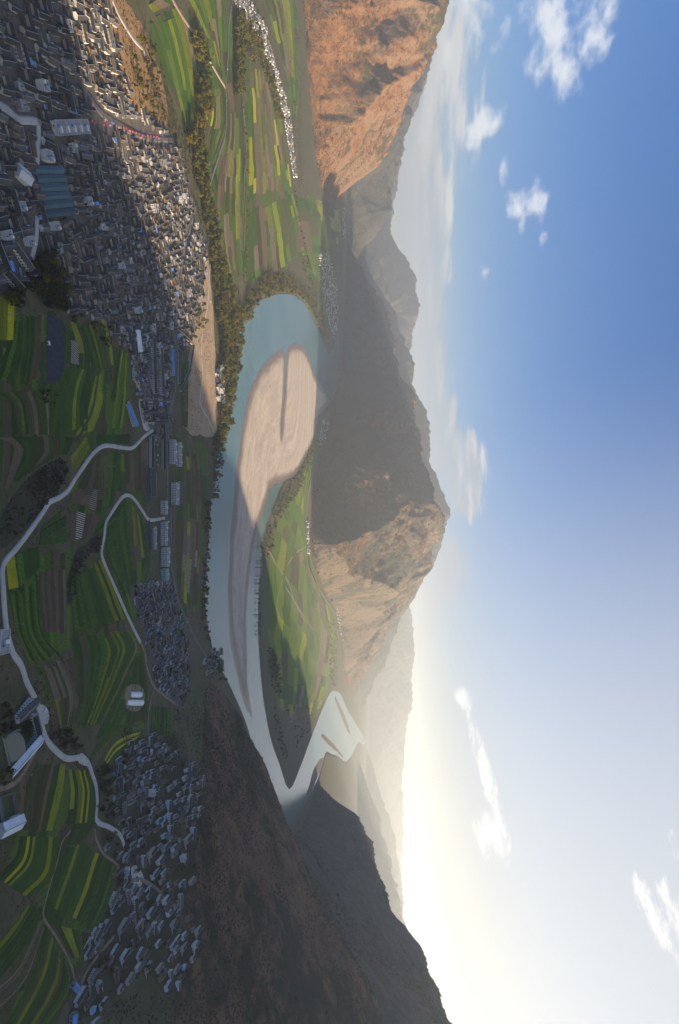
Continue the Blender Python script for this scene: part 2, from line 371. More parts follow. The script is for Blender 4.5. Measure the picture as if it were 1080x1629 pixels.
def HZ(x, y):
    """height of the ground at x, y"""
    x = np.asarray(x, float); y = np.asarray(y, float)
    th = np.arctan2(x, y); lr = np.log(np.maximum(np.hypot(x, y), 241.0))
    i = np.clip(np.searchsorted(TH, th) - 1, 0, NT - 2); j = np.clip(((lr - LR[0]) / (LR[1] - LR[0])).astype(int), 0, NR - 2)
    a = np.clip((th - TH[i]) / (TH[i + 1] - TH[i]), 0, 1); b = np.clip((lr - LR[j]) / (LR[1] - LR[0]), 0, 1)
    return (HT[i, j] * (1 - a) + HT[i + 1, j] * a) * (1 - b) + (HT[i, j + 1] * (1 - a) + HT[i + 1, j + 1] * a) * b
_RS = np.exp(np.linspace(math.log(245.0), math.log(12000.0), 900))
def hit(px, py):
    """photo pixel -> XYZ where the ray first meets the ground"""
    px = np.atleast_1d(np.asarray(px, float)); py = np.atleast_1d(np.asarray(py, float)); out = np.zeros((len(px), 3))
    for k in range(len(px)):
        d = ray(px[k], py[k]); hl = math.hypot(d[0], d[1]); rs = _RS
        zz = CAM_Z + d[2] / hl * rs; g = HZ(d[0] / hl * rs, d[1] / hl * rs)
        w = np.nonzero(zz <= g)[0]
        i = w[0] if len(w) else len(rs) - 1
        if i > 0:
            e0 = zz[i - 1] - g[i - 1]; e1 = zz[i] - g[i]; t = e0 / (e0 - e1 + 1e-9); t = min(max(t, 0), 1); r = rs[i - 1] * (1 - t) + rs[i] * t
        else: r = rs[0]
        x, y = d[0] / hl * r, d[1] / hl * r
        out[k] = (x, y, HZ(x, y))
    return out

# ------------------------------------------------------------------ materials
def new_mat(name):
    m = bpy.data.materials.new(name); m.use_nodes = True; t = m.node_tree
    b = t.nodes['Principled BSDF']; b.inputs['Specular IOR Level'].default_value = 0.25; b.inputs['Roughness'].default_value = 0.85
    return m, t, b
class NB:
    """small node builder"""
    def __init__(s, t): s.t = t
    def n(s, typ, **k):
        x = s.t.nodes.new(typ)
        for a, b in k.items(): setattr(x, a, b)
        return x
    def l(s, a, b): s.t.links.new(a, b)
    def pos(s, scale=(1, 1, 1), rot=(0, 0, 0)):
        g = s.n('ShaderNodeNewGeometry'); m = s.n('ShaderNodeMapping'); s.l(g.outputs['Position'], m.inputs[0]); m.inputs['Scale'].default_value = scale; m.inputs['Rotation'].default_value = rot
        return m.outputs[0]
    def obj(s, scale=(1, 1, 1)):
        g = s.n('ShaderNodeTexCoord'); m = s.n('ShaderNodeMapping'); s.l(g.outputs['Object'], m.inputs[0]); m.inputs['Scale'].default_value = scale
        return m.outputs[0]
    def noise(s, v, scale, detail=5, rough=0.6):
        n = s.n('ShaderNodeTexNoise'); s.l(v, n.inputs['Vector']); n.inputs['Scale'].default_value = scale; n.inputs['Detail'].default_value = detail; n.inputs['Roughness'].default_value = rough
        return n.outputs['Fac']
    def vor(s, v, scale, feat='F1', out='Distance'):
        n = s.n('ShaderNodeTexVoronoi', feature=feat); s.l(v, n.inputs['Vector']); n.inputs['Scale'].default_value = scale
        return n.outputs[out]
    def ss(s, x, a, b, lo=0.0, hi=1.0):
        n = s.n('ShaderNodeMapRange', interpolation_type='SMOOTHSTEP'); s.l(x, n.inputs[0])
        for i, v in enumerate((a, b, lo, hi)): n.inputs[i + 1].default_value = v
        return n.outputs[0]
    def m(s, op, a, b=0.0, clamp=False):
        n = s.n('ShaderNodeMath', operation=op); n.use_clamp = clamp
        for i, v in enumerate((a, b)):
            if isinstance(v, (int, float)): n.inputs[i].default_value = v
            else: s.l(v, n.inputs[i])
        return n.outputs[0]
    def mix(s, f, a, b, mode='MIX'):
        n = s.n('ShaderNodeMix', data_type='RGBA', blend_type=mode)
        if isinstance(f, (int, float)): n.inputs['Factor'].default_value = f
        else: s.l(f, n.inputs['Factor'])
        for k, v in ((6, a), (7, b)):
            if isinstance(v, tuple): n.inputs[k].default_value = (*v[:3], 1)
            else: s.l(v, n.inputs[k])
        return n.outputs[2]
    def bump(s, h, strength, dist, bsdf):
        n = s.n('ShaderNodeBump'); n.inputs['Strength'].default_value = strength; n.inputs['Distance'].default_value = dist; s.l(h, n.inputs['Height']); s.l(n.outputs[0], bsdf.inputs['Normal'])
def mountain_mat(name, bare, bare2, shrub, dens, dot=0.09, rock=None, bumpd=6.0, shade_wood=0.0):
    """bare slopes with patches and dots of scrub"""
    m, t, b = new_mat(name); B = NB(t); p = B.pos()
    n1 = B.noise(p, 0.0035, 6, 0.6); n2 = B.noise(p, 0.022, 6, 0.65); n3 = B.noise(p, 0.14, 4, 0.7)
    c = B.mix(B.ss(n2, 0.35, 0.68), bare, bare2)
    if rock:
        g = B.n('ShaderNodeNewGeometry'); sx = B.n('ShaderNodeSeparateXYZ'); B.l(g.outputs['Normal'], sx.inputs[0])
        steep = B.ss(B.m('ADD', sx.outputs[2], B.m('MULTIPLY', B.m('SUBTRACT', n2, 0.5), 0.5)), 0.80, 0.66)
        c = B.mix(B.m('MULTIPLY', steep, 0.7), c, rock)
    patch = B.ss(B.m('ADD', n1, B.m('MULTIPLY', B.m('SUBTRACT', n2, 0.5), 0.7)), 0.62 - dens * 0.3, 0.78 - dens * 0.3)
    v = B.vor(p, dot); vc = B.vor(p, dot, out='Color'); sp = B.n('ShaderNodeSeparateColor'); B.l(vc, sp.inputs[0])
    dots = B.m('MULTIPLY', B.ss(v, 0.42, 0.25), B.ss(sp.outputs[0], 0.75 - dens * 0.5, 0.9 - dens * 0.5))
    f = B.m('MAXIMUM', patch, B.m('MULTIPLY', dots, 0.85))
    if shade_wood:      # woodland, and shade painted into the colour, on slopes turned from the sun
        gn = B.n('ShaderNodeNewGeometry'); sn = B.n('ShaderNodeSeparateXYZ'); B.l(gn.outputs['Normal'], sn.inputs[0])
        f = B.m('MAXIMUM', f, B.m('MULTIPLY', B.ss(B.m('ADD', sn.outputs[0], B.m('MULTIPLY', B.m('SUBTRACT', n2, 0.5), 0.7)), 0.10, -0.22), shade_wood))
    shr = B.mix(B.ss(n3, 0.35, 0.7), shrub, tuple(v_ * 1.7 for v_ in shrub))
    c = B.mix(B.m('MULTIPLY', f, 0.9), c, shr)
    c = B.mix(B.ss(n3, 0.2, 0.8, 0.0, 0.5), c, B.mix(1.0, c, (0.45, 0.45, 0.45), 'MULTIPLY'))
    B.l(c, b.inputs['Base Color']); b.inputs['Roughness'].default_value = 0.95; b.inputs['Specular IOR Level'].default_value = 0.1
    hgt = B.m('ADD', B.m('MULTIPLY', n2, 3.0), B.m('ADD', B.m('MULTIPLY', n3, 0.5), B.m('MULTIPLY', f, 0.35)))
    B.bump(hgt, 0.9, bumpd, b)
    return m
M = {}
M['left_mountain'] = mountain_mat('dry_orange_slope', (0.265, 0.128, 0.050), (0.185, 0.090, 0.036), (0.045, 0.045, 0.018), 0.34, 0.075, (0.20, 0.135, 0.085))
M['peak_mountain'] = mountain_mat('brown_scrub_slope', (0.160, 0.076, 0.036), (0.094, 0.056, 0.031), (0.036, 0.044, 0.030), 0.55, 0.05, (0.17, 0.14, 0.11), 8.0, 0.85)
M['near_hillside'] = mountain_mat('dead_grass_slope', (0.200, 0.108, 0.064), (0.115, 0.066, 0.041), (0.030, 0.032, 0.018), 0.52, 0.11, (0.11, 0.085, 0.062), 3.0)
M['right_mountain'] = mountain_mat('blue_green_slope', (0.085, 0.088, 0.078), (0.060, 0.068, 0.060), (0.036, 0.048, 0.036), 0.6, 0.05, None, 5.0)
far_m = mountain_mat('far_scrub_slope', (0.095, 0.084, 0.070), (0.070, 0.066, 0.056), (0.042, 0.050, 0.038), 0.5, 0.02, None, 14.0)
for k in ('left_far_mountain', 'blue_mountain', 'second_mountain', 'hazy_mountain', 'far_range'): M[k] = far_m
gm, gt, gb = new_mat('valley_soil'); B = NB(gt); p = B.pos()
n1 = B.noise(p, 0.012, 6, 0.6); n2 = B.noise(p, 0.09, 5, 0.65); n3 = B.noise(p, 0.6, 3, 0.6)
c = B.mix(B.ss(n1, 0.38, 0.62), (0.090, 0.078, 0.040), (0.048, 0.060, 0.018))
c = B.mix(B.ss(n2, 0.45, 0.65), c, (0.034, 0.042, 0.012)); c = B.mix(B.ss(n3, 0.3, 0.75, 0, 0.5), c, (0.12, 0.098, 0.062))
B.l(c, gb.inputs['Base Color']); gb.inputs['Roughness'].default_value = 0.95; B.bump(B.m('ADD', n2, B.m('MULTIPLY', n3, 0.3)), 0.7, 2.0, gb)
M['ground'] = gm

# ------------------------------------------------------------------ ground and mountains, one mesh each, normals shared across the seams
VG = np.stack([GX, GY, HT], -1).reshape(-1, 3)
d1 = np.gradient(np.stack([GX, GY, HT], -1), axis=0); d2 = np.gradient(np.stack([GX, GY, HT], -1), axis=1)
NG = np.cross(d2, d1); NG /= np.linalg.norm(NG, axis=-1, keepdims=True) + 1e-12
NG[NG[..., 2] < 0] *= -1; NG = NG.reshape(-1, 3)
ii, jj = np.meshgrid(np.arange(NT - 1), np.arange(NR - 1), indexing='ij')
q0 = (ii * NR + jj); FQ = np.stack([q0, q0 + NR, q0 + NR + 1, q0 + 1], -1).reshape(-1, 4)
fid = np.where(MTN, MID, -1)[:-1, :-1].reshape(-1)
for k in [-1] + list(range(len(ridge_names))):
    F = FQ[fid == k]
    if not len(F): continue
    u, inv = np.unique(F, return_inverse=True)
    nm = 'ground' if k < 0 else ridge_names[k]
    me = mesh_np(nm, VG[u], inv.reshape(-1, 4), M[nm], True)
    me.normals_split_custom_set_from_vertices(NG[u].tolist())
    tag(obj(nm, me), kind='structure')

# ------------------------------------------------------------------ flat sheets: triangulate an outline
from mathutils.geometry import delaunay_2d_cdt
def sheet(name, P, z, mat, grid=None, dome=0.0, seed=0):
    """an outline filled with triangles; the rim stays at z, the inside rises by dome"""
    P = [Vector((float(a), float(b))) for a, b in P]; n = len(P)
    pts = list(P)
    if grid:
        A_ = np.array([(p.x, p.y) for p in P]); lo = A_.min(0); hi = A_.max(0)
        gx, gy = np.meshgrid(np.arange(lo[0], hi[0], grid), np.arange(lo[1], hi[1], grid)); gx = gx.ravel() + rng.uniform(-.3, .3, gx.size) * grid; gy = gy.ravel() + rng.uniform(-.3, .3, gy.size) * grid
        sd_ = poly_sd(gx, gy, A_); k = sd_ < -grid * 0.4
        pts += [Vector((float(a), float(b))) for a, b in zip(gx[k], gy[k])]
    v, e, f, *_ = delaunay_2d_cdt(pts, [], [list(range(n))], 1, 1e-4)
    V = np.array([(p.x, p.y, z) for p in v])
    if dome:
        A_ = np.array([(p.x, p.y) for p in P]); sd_ = -poly_sd(V[:, 0], V[:, 1], A_)
        V[:, 2] += dome * sstep(0, 80, sd_) * (0.6 + 0.9 * (fbm(V[:, 0], V[:, 1], 90, 4, seed=seed) + 0.5)) 
    me = mesh_np(name, V, [list(x) for x in f], mat, True)
    import bmesh
    bm = bmesh.new(); bm.from_mesh(me); bmesh.ops.recalc_face_normals(bm, faces=bm.faces)
    if sum(fc.normal.z for fc in bm.faces) < 0: bmesh.ops.reverse_faces(bm, faces=bm.faces)
    bm.to_mesh(me); bm.free()
    return me
# water
wm, wt, wb = new_mat('river_water'); B = NB(wt); p = B.pos((1, 1, 1))
n1 = B.noise(p, 0.004, 4, 0.5); n2 = B.noise(p, 0.35, 4, 0.6); n3 = B.noise(p, 0.03, 4, 0.55)
c = B.mix(B.ss(n1, 0.35, 0.65), (0.062, 0.140, 0.124), (0.092, 0.172, 0.148))
B.l(c, wb.inputs['Base Color']); wb.inputs['Roughness'].default_value = 0.20; wb.inputs['Specular IOR Level'].default_value = 0.95; wb.inputs['IOR'].default_value = 1.33
B.bump(B.m('ADD', B.m('MULTIPLY', n2, 0.5), B.m('MULTIPLY', n3, 1.0)), 0.35, 0.5, wb)
M['water'] = wm
RIV_S = smooth_poly(RIVER, 3)
tag(obj('river', sheet('river', RIV_S, 0.0, wm, 120)), kind='structure')
# sandbar
bar_px = [(450.5, 557), (438, 561), (420, 579), (405, 605), (394, 638), (387, 672), (381, 716), (377, 737), (372, 793), (366, 855), (363, 922), (363, 959), (366, 1015), (374, 1064), (388, 1117), (400, 1141), (398, 1120),
          (393, 1080), (393, 1030), (392, 985), (396, 922), (403, 870), (411, 833), (417, 818), (424, 793), (431, 774), (447, 768), (460, 766), (474, 750), (487, 729), (500, 700), (505, 665), (515, 652), (523, 641), (521, 630), (510, 612), (498, 592), (495, 578), (483, 553),
          (472, 546), (462, 550), (456.5, 562), (454.6, 590), (453.4, 622), (450.6, 655), (447.6, 690), (449.2, 655), (451.8, 622), (453.0, 590), (453.6, 570)]
sm_, st_, sb_ = new_mat('pale_sand'); B = NB(st_)
att = B.n('ShaderNodeAttribute'); att.attribute_name = 'flow'; fl = att.outputs['Vector']   # x along the bar, y across it, metres
mp = B.n('ShaderNodeMapping'); B.l(fl, mp.inputs[0]); mp.inputs['Scale'].default_value = (0.24, 1, 1)
p = B.pos()
n0 = B.noise(mp.outputs[0], 0.020, 8, 0.62); n1 = B.noise(mp.outputs[0], 0.055, 6, 0.65); n2 = B.noise(p, 0.05, 6, 0.62); n3 = B.noise(p, 0.5, 3, 0.6)
c = B.mix(B.ss(n0, 0.36, 0.62), (0.47, 0.395, 0.32), (0.36, 0.30, 0.245)); c = B.mix(B.ss(n1, 0.52, 0.68, 0, 0.5), c, (0.25, 0.205, 0.165))
c = B.mix(B.ss(n1, 0.44, 0.34, 0, 0.3), c, (0.56, 0.48, 0.40)); c = B.mix(B.ss(n2, 0.52, 0.70, 0, 0.65), c, (0.24, 0.205, 0.17)); c = B.mix(B.ss(n3, 0.3, 0.8, 0, 0.25), c, (0.5, 0.43, 0.36))
gz = B.n('ShaderNodeNewGeometry'); sx = B.n('ShaderNodeSeparateXYZ'); B.l(gz.outputs['Position'], sx.inputs[0])
c = B.mix(B.ss(B.m('ADD', sx.outputs[2], B.m('MULTIPLY', B.m('SUBTRACT', n2, 0.5), 0.9)), 1.25, 0.15), c, (0.17, 0.122, 0.088))
B.l(c, sb_.inputs['Base Color']); B.l(B.ss(sx.outputs[2], 0.2, 0.8, 0.35, 0.9), sb_.inputs['Roughness']); B.bump(B.m('ADD', B.m('MULTIPLY', n0, 1.5), B.m('ADD', n1, n2)), 0.7, 1.4, sb_)
M['sand'] = sm_
def ragged(P, amp, scale, seed):
    P = resample_c(P, 7.0); t = np.roll(P, -1, 0) - np.roll(P, 1, 0); t /= np.linalg.norm(t, axis=1, keepdims=True) + 1e-9
    n = np.stack([-t[:, 1], t[:, 0]], -1); return P + n * (amp * 2 * fbm(P[:, 0], P[:, 1], scale, 4, seed=seed))[:, None]
def resample_c(P, step):
    P = np.vstack([P, P[:1]]); d = np.append(0, np.cumsum(np.linalg.norm(np.diff(P, axis=0), axis=1))); n = int(d[-1] / step); s = np.linspace(0, d[-1], n, endpoint=False)
    return np.stack([np.interp(s, d, P[:, k]) for k in (0, 1)], -1)
me = sheet('sandbar', ragged(smooth_poly(px2w(bar_px), 3), 9, 60, 15), 0.12, sm_, 12, 1.5, 3)
V = np.empty(len(me.vertices) * 3, np.float32); me.vertices.foreach_get('co', V); V = V.reshape(-1, 3)
# flow lines follow the bend of the bar: distance from the near edge, distance along it
edge = smooth_poly(px2w([(452, 560), (438, 561), (420, 579), (405, 605), (394, 638), (387, 672), (381, 716), (377, 737), (372, 793), (366, 855), (363, 922), (363, 959), (366, 1015), (374, 1064), (388, 1117), (400, 1141)]), 6, False)
de = np.append(0, np.cumsum(np.linalg.norm(np.diff(edge, axis=0), axis=1)))
dd = np.hypot(V[:, None, 0] - edge[None, :, 0], V[:, None, 1] - edge[None, :, 1]); k = dd.argmin(1)
fl = np.column_stack([de[k], dd.min(1), np.zeros(len(V))]) + np.column_stack([fbm(V[:, 0], V[:, 1], 260, 3, seed=21) * 120, fbm(V[:, 0], V[:, 1], 200, 4, seed=22) * 70, np.zeros(len(V))])
at_ = me.attributes.new('flow', 'FLOAT_VECTOR', 'POINT'); at_.data.foreach_set('vector', fl.astype(np.float32).ravel())
tag(obj('sandbar', me), kind='structure')
# gravel shore of the far bank
emb_out = [(431, 815), (418, 859), (416, 892), (411, 959), (411, 1020), (418, 1106), (430, 1173), (444, 1214), (460, 1256)]
emb_in = [(474, 1216), (464, 1205), (447, 1180), (435, 1140), (426, 1090), (419, 1020), (418, 959), (422, 892), (424, 862), (435, 818)]
em, et, eb = new_mat('shore_gravel'); B = NB(et); p = B.pos(); n1 = B.noise(p, 0.05, 6, 0.65); n2 = B.noise(p, 0.5, 4, 0.6)
B.l(B.mix(B.ss(n1, 0.35, 0.65), (0.15, 0.12, 0.095), (0.085, 0.070, 0.055)), eb.inputs['Base Color']); B.bump(n2, 0.6, 1.0, eb)
tag(obj('gravel_shore', sheet('gravel_shore', smooth_poly(px2w(emb_out + emb_in), 3), 0.2, em, 16, 2.6, 5)), kind='structure')
for L, nm in (([(533, 1112), (537, 1114), (552, 1148), (557, 1166), (553, 1164), (543, 1140)], 'gravel_bank'), ([(512, 1172), (516, 1170), (533, 1186), (546, 1204), (540, 1200), (526, 1188)], 'gravel_bank'), ([(500, 1222), (512, 1206), (516, 1212), (497, 1254), (487, 1268)], 'gravel_bank')):
    tag(obj(nm, sheet(nm, ragged(smooth_poly(px2w(L), 3), 10, 80, 41), 0.12, em, 40, 0.8, 9)), kind='structure')

# ------------------------------------------------------------------ draped ground covers, roads
def drape(name, P_px, mat, grid, off=0.35, world=None, skirt=0.0):
    """a sheet laid over the ground inside an outline"""
    import bmesh
    if world is None:
        h = hit([p[0] for p in P_px], [p[1] for p in P_px]); world = ragged(smooth_poly(h[:, :2], 3), 7 if grid > 10 else 2.5, 38, 51)
    me = sheet(name, world, 0.0, mat, grid)
    V = np.empty(len(me.vertices) * 3, np.float32); me.vertices.foreach_get('co', V); V = V.reshape(-1, 3)
    V[:, 2] = HZ(V[:, 0], V[:, 1]) + off
    me.vertices.foreach_set('co', V.ravel()); me.update()
    return me, world
def resample(P, step):
    P = np.asarray(P, float); d = np.append(0, np.cumsum(np.linalg.norm(np.diff(P[:, :2], axis=0), axis=1)))
    n = max(2, int(d[-1] / step) + 1); s = np.linspace(0, d[-1], n)
    return np.stack([np.interp(s, d, P[:, k]) for k in range(P.shape[1])], -1)
def path_w(L, step=7.0, closed=False):
    h = hit([p[0] for p in L], [p[1] for p in L]); return resample(smooth_poly(h[:, :2], 6, False), step)
def smooth1(z, n=3):
    for _ in range(n): z[1:-1] = (z[:-2] + 2 * z[1:-1] + z[2:]) / 4
    return z
def ribbon(name, C, width, mat, off=0.45, depth=1.6, sm=4, wob=0.0):
    """a road slab along a centre line, with side faces"""
    C = np.asarray(C, float); t = np.gradient(C, axis=0); t /= np.linalg.norm(t, axis=1, keepdims=True); nrm = np.stack([-t[:, 1], t[:, 0]], -1)
    w = width if np.ndim(width) else np.full(len(C), width, float)
    if wob: w = w * (1 + wob * fbm(C[:, 0], C[:, 1], 25, 3, seed=3))
    zc = np.max([HZ(C[:, 0] + nrm[:, 0] * w * k, C[:, 1] + nrm[:, 1] * w * k) for k in (-.5, -.25, 0, .25, .5)], axis=0)
    zc = np.maximum(smooth1(zc.copy(), sm), zc - 0.2) + off
    rows = []
    for k, dz in ((-.5, -depth), (-.5, 0), (-.17, 0.03), (.17, 0.03), (.5, 0), (.5, -depth)):
        rows.append(np.column_stack([C + nrm * (w * k)[:, None], zc + dz]))
    V = np.stack(rows, 1).reshape(-1, 3); F = []
    for i in range(len(C) - 1):
        for j in range(5): F.append([i * 6 + j, i * 6 + j + 6, i * 6 + j + 7, i * 6 + j + 1])
    return mesh_np(name, V, np.array(F)[:, ::-1], mat)
def flat_mat(name, c1, c2, scale=0.08, rough=0.9, c3=None):
    m, t, b = new_mat(name); B = NB(t); p = B.pos()
    n1 = B.noise(p, scale, 6, 0.65); n2 = B.noise(p, scale * 9, 4, 0.6)
    c = B.mix(B.ss(n1, 0.35, 0.66), c1, c2)
    if c3: c = B.mix(B.ss(n2, 0.5, 0.75), c, c3)
    B.l(c, b.inputs['Base Color']); b.inputs['Roughness'].default_value = rough; B.bump(n2, 0.4, 0.6, b)
    return m
M['concrete'] = flat_mat('pale_concrete', (0.46, 0.44, 0.41), (0.36, 0.345, 0.32), 0.05)
M['asphalt'] = flat_mat('worn_asphalt', (0.085, 0.083, 0.082), (0.13, 0.125, 0.12), 0.05)
M['dirt'] = flat_mat('dirt_track', (0.24, 0.185, 0.13), (0.17, 0.13, 0.09), 0.07)
M['town_floor'] = flat_mat('town_paving', (0.105, 0.095, 0.085), (0.062, 0.057, 0.052), 0.06, 0.9, (0.17, 0.155, 0.14))
M['orange_earth'] = flat_mat('orange_earth', (0.30, 0.175, 0.075), (0.20, 0.125, 0.055), 0.04, 0.95, (0.10, 0.085, 0.035))
M['bare_lot'] = flat_mat('bare_lot_earth', (0.36, 0.26, 0.17), (0.27, 0.195, 0.125), 0.035, 0.95, (0.20, 0.16, 0.09))
M['scrub'] = flat_mat('dark_scrub', (0.045, 0.040, 0.024), (0.030, 0.034, 0.016), 0.05, 0.95, (0.065, 0.052, 0.034))
M['pink_road'] = flat_mat('reddish_embankment', (0.40, 0.29, 0.23), (0.30, 0.21, 0.16), 0.05)

town_px = [(-30, -60), (175, -60), (185, 40), (192, 100), (215, 170), (262, 205), (285, 240), (300, 300), (310, 360), (325, 385), (326, 430), (318, 475), (308, 500), (302, 540), (290, 560), (272, 600), (274, 655), (268, 700), (240, 700), (222, 650), (215, 610), (205, 560), (188, 545),
           (165, 505), (108, 490), (95, 440), (78, 405), (55, 400), (48, 440), (20, 470), (-10, 440)]
orange_px = [(168, -20), (196, 0), (225, 40), (245, 90), (262, 150), (266, 192), (240, 195), (210, 180), (196, 150), (186, 90), (176, 50)]
lot_px = [(327, 395), (333, 430), (338, 480), (342, 560), (345, 640), (343, 690), (318, 694), (300, 692), (290, 650), (292, 600), (305, 545), (312, 500), (322, 470)]
gully_px = [(0, 880), (20, 862), (60, 815), (85, 795), (100, 765), (108, 745), (95, 728), (75, 738), (45, 760), (18, 790), (-5, 830)]
gully2_px = [(112, 905), (120, 880), (150, 855), (163, 850), (160, 875), (140, 885), (122, 912), (118, 950), (108, 960), (106, 930)]
villA_px = [(210, 932), (235, 930), (262, 920), (275, 935), (290, 990), (300, 1040), (298, 1090), (285, 1120), (262, 1108), (248, 1080), (240, 1040), (226, 1005), (215, 970)]
villB_px = [(176, 1215), (215, 1180), (240, 1170), (262, 1190), (300, 1210), (322, 1240), (318, 1290), (305, 1330), (308, 1400), (285, 1440), (292, 1480), (320, 1475), (318, 1500), (295, 1560), (268, 1580), (250, 1560), (222, 1545), (200, 1560), (160, 1610), (118, 1629), (110, 1610), (130, 1570), (140, 1530), (132, 1500), (160, 1465), (185, 1410), (178, 1375), (160, 1330), (165, 1300), (185, 1260)]
tp, TOWN_W = drape('town_paving', town_px, M['town_floor'], 22, 0.25); tag(obj('town_paving', tp), kind='structure')
for nm, P, mt in (('village_paving', villA_px, 'town_floor'), ('village_paving', villB_px, 'scrub'), ('orange_slope', orange_px, 'orange_earth'), ('bare_lot', lot_px, 'bare_lot'), ('gully', gully_px, 'scrub'), ('gully', gully2_px, 'scrub')):
    me_, _ = drape(nm, P, M[mt], 16, 0.40 if nm != 'orange_slope' else 0.55); tag(obj(nm, me_), kind='structure')

roads = [
 ('concrete_road', [(243, 684), (227, 696), (211, 712), (194, 712), (167, 709), (149, 720), (133, 741), (120, 760), (107, 781), (91, 793), (78, 799), (65, 819), (42, 851), (19, 880), (4, 900), (4, 940), (9, 1000), (19, 1038), (32, 1058), (42, 1087), (55, 1113), (62, 1135), (66, 1155), (74, 1178), (91, 1197), (107, 1207), (128, 1205), (139, 1214), (146, 1233), (152, 1252), (154, 1278), (152, 1301), (157, 1310)], 6.6, 'concrete'),
 ('concrete_road', [(262, 824), (238, 827), (227, 814), (217, 799), (207, 789), (197, 789), (188, 799), (175, 819), (168, 832), (165, 854), (161, 880), (168, 903), (181, 932), (198, 971), (213, 1003), (223, 1022)], 6.2, 'concrete'),
 ('dirt_track', [(223, 1022), (230, 1040), (233, 1061), (243, 1090), (259, 1105), (277, 1119)], 5.0, 'dirt'),
 ('dirt_track', [(245, 1093), (238, 1119), (235, 1149), (235, 1170)], 3.0, 'dirt'),
 ('dirt_track', [(157, 1310), (175, 1317), (190, 1328), (197, 1345)], 6.0, 'concrete'),
 ('dirt_track', [(150, 1318), (152, 1334), (162, 1356), (181, 1371), (194, 1386)], 3.2, 'dirt'),
 ('dirt_track', [(112, 1322), (98, 1340), (90, 1372), (80, 1405), (68, 1450), (72, 1466), (85, 1485), (100, 1510), (112, 1535), (118, 1560)], 2.4, 'dirt'),
 ('dirt_track', [(-8, 1256), (25, 1244), (50, 1205), (66, 1172)], 5.5, 'dirt'),
 ('dirt_track', [(205, 1402), (225, 1400), (245, 1412), (258, 1422)], 5.0, 'dirt'),
 ('dirt_track', [(128, 1565), (140, 1540), (155, 1520), (180, 1490)], 4.0, 'dirt'),
 ('highway', [(310, 330), (300, 372), (292, 398), (286, 444), (281, 489), (279, 534), (279, 609), (270, 651), (266, 662), (266, 720), (266, 806), (268, 860), (275, 919), (285, 961), (300, 995), (311, 1019), (328, 1046)], 8.5, 'asphalt'),
 ('lot_track', [(334, 420), (330, 480), (320, 540), (322, 600), (318, 640), (330, 665), (341, 690)], 5.0, 'concrete'),
 ('town_street', [(140, 150), (160, 178), (185, 195), (215, 212), (240, 220), (275, 222)], 11.0, 'asphalt'),
 ('town_street', [(-5, 165), (12, 175), (30, 190), (50, 192), (60, 200), (58, 260)], 8.0, 'concrete'),
 ('town_street', [(58, 345), (57, 375), (50, 410)], 7.0, 'concrete'),
 ('town_street', [(178, 0), (192, 30), (212, 62), (228, 80), (236, 100)], 7.0, 'concrete'),
 ('valley_road', [(369, -20), (369, 0), (364, 39), (363, 81), (360, 130), (360, 181), (358, 214), (350, 240), (340, 272), (329, 306)], 9.0, 'asphalt'),
 ('flood_embankment', [(268, -15), (275, 0), (290, 26), (306, 50), (320, 74), (334, 97), (347, 120), (358, 138)], 10.0, 'pink_road'),
 ('dirt_track', [(386, 165), (392, 230), (388, 290), (390, 340), (388, 400)], 5.0, 'dirt'),
 ('far_bank_road', [(505, 720), (492, 780), (487, 850), (492, 905), (512, 945), (532, 980), (540, 1030)], 9.0, 'dirt'),
 ('delta_track', [(425, 870), (440, 900), (458, 925), (470, 960), (486, 990)], 7.0, 'dirt'),
 ('delta_track', [(487, 870), (470, 880), (455, 905), (440, 960), (446, 985)], 7.0, 'dirt'),
 ('delta_track', [(455, 935), (480, 975), (500, 1010), (505, 1060)], 7.0, 'dirt'),
]
for nm, L, w, mt in roads:
    C = path_w(L, 6.0)
    tag(obj(nm, ribbon(nm, C, w, M[mt], 0.55 if mt != 'asphalt' else 0.5, 1.8, 4, 0.12)), kind='structure')
pad, _ = drape('concrete_pad', [(62, 1120), (72, 1124), (77, 1140), (74, 1154), (66, 1150), (64, 1136)], M['concrete'], 8, 0.75); tag(obj('concrete_pad', pad), kind='structure')
pad, _ = drape('concrete_pad', [(128, 1198), (138, 1206), (142, 1216), (132, 1217), (122, 1208)], M['concrete'], 8, 0.75); tag(obj('concrete_pad', pad), kind='structure')
pad, _ = drape('parking_lot', [(222, 632), (238, 632), (243, 655), (240, 682), (228, 684), (222, 660)], M['concrete'], 12, 0.62); tag(obj('parking_lot', pad), kind='structure')
pad, _ = drape('village_square', [(208, 1380), (218, 1378), (228, 1396), (222, 1410), (210, 1404)], M['concrete'], 8, 0.75); tag(obj('village_square', pad), kind='structure')
pad, _ = drape('greenhouse_yard', [(200, 1092), (222, 1090), (230, 1108), (222, 1130), (203, 1128), (197, 1110)], M['dirt'], 8, 0.9); tag(obj('greenhouse_yard', pad), kind='structure')

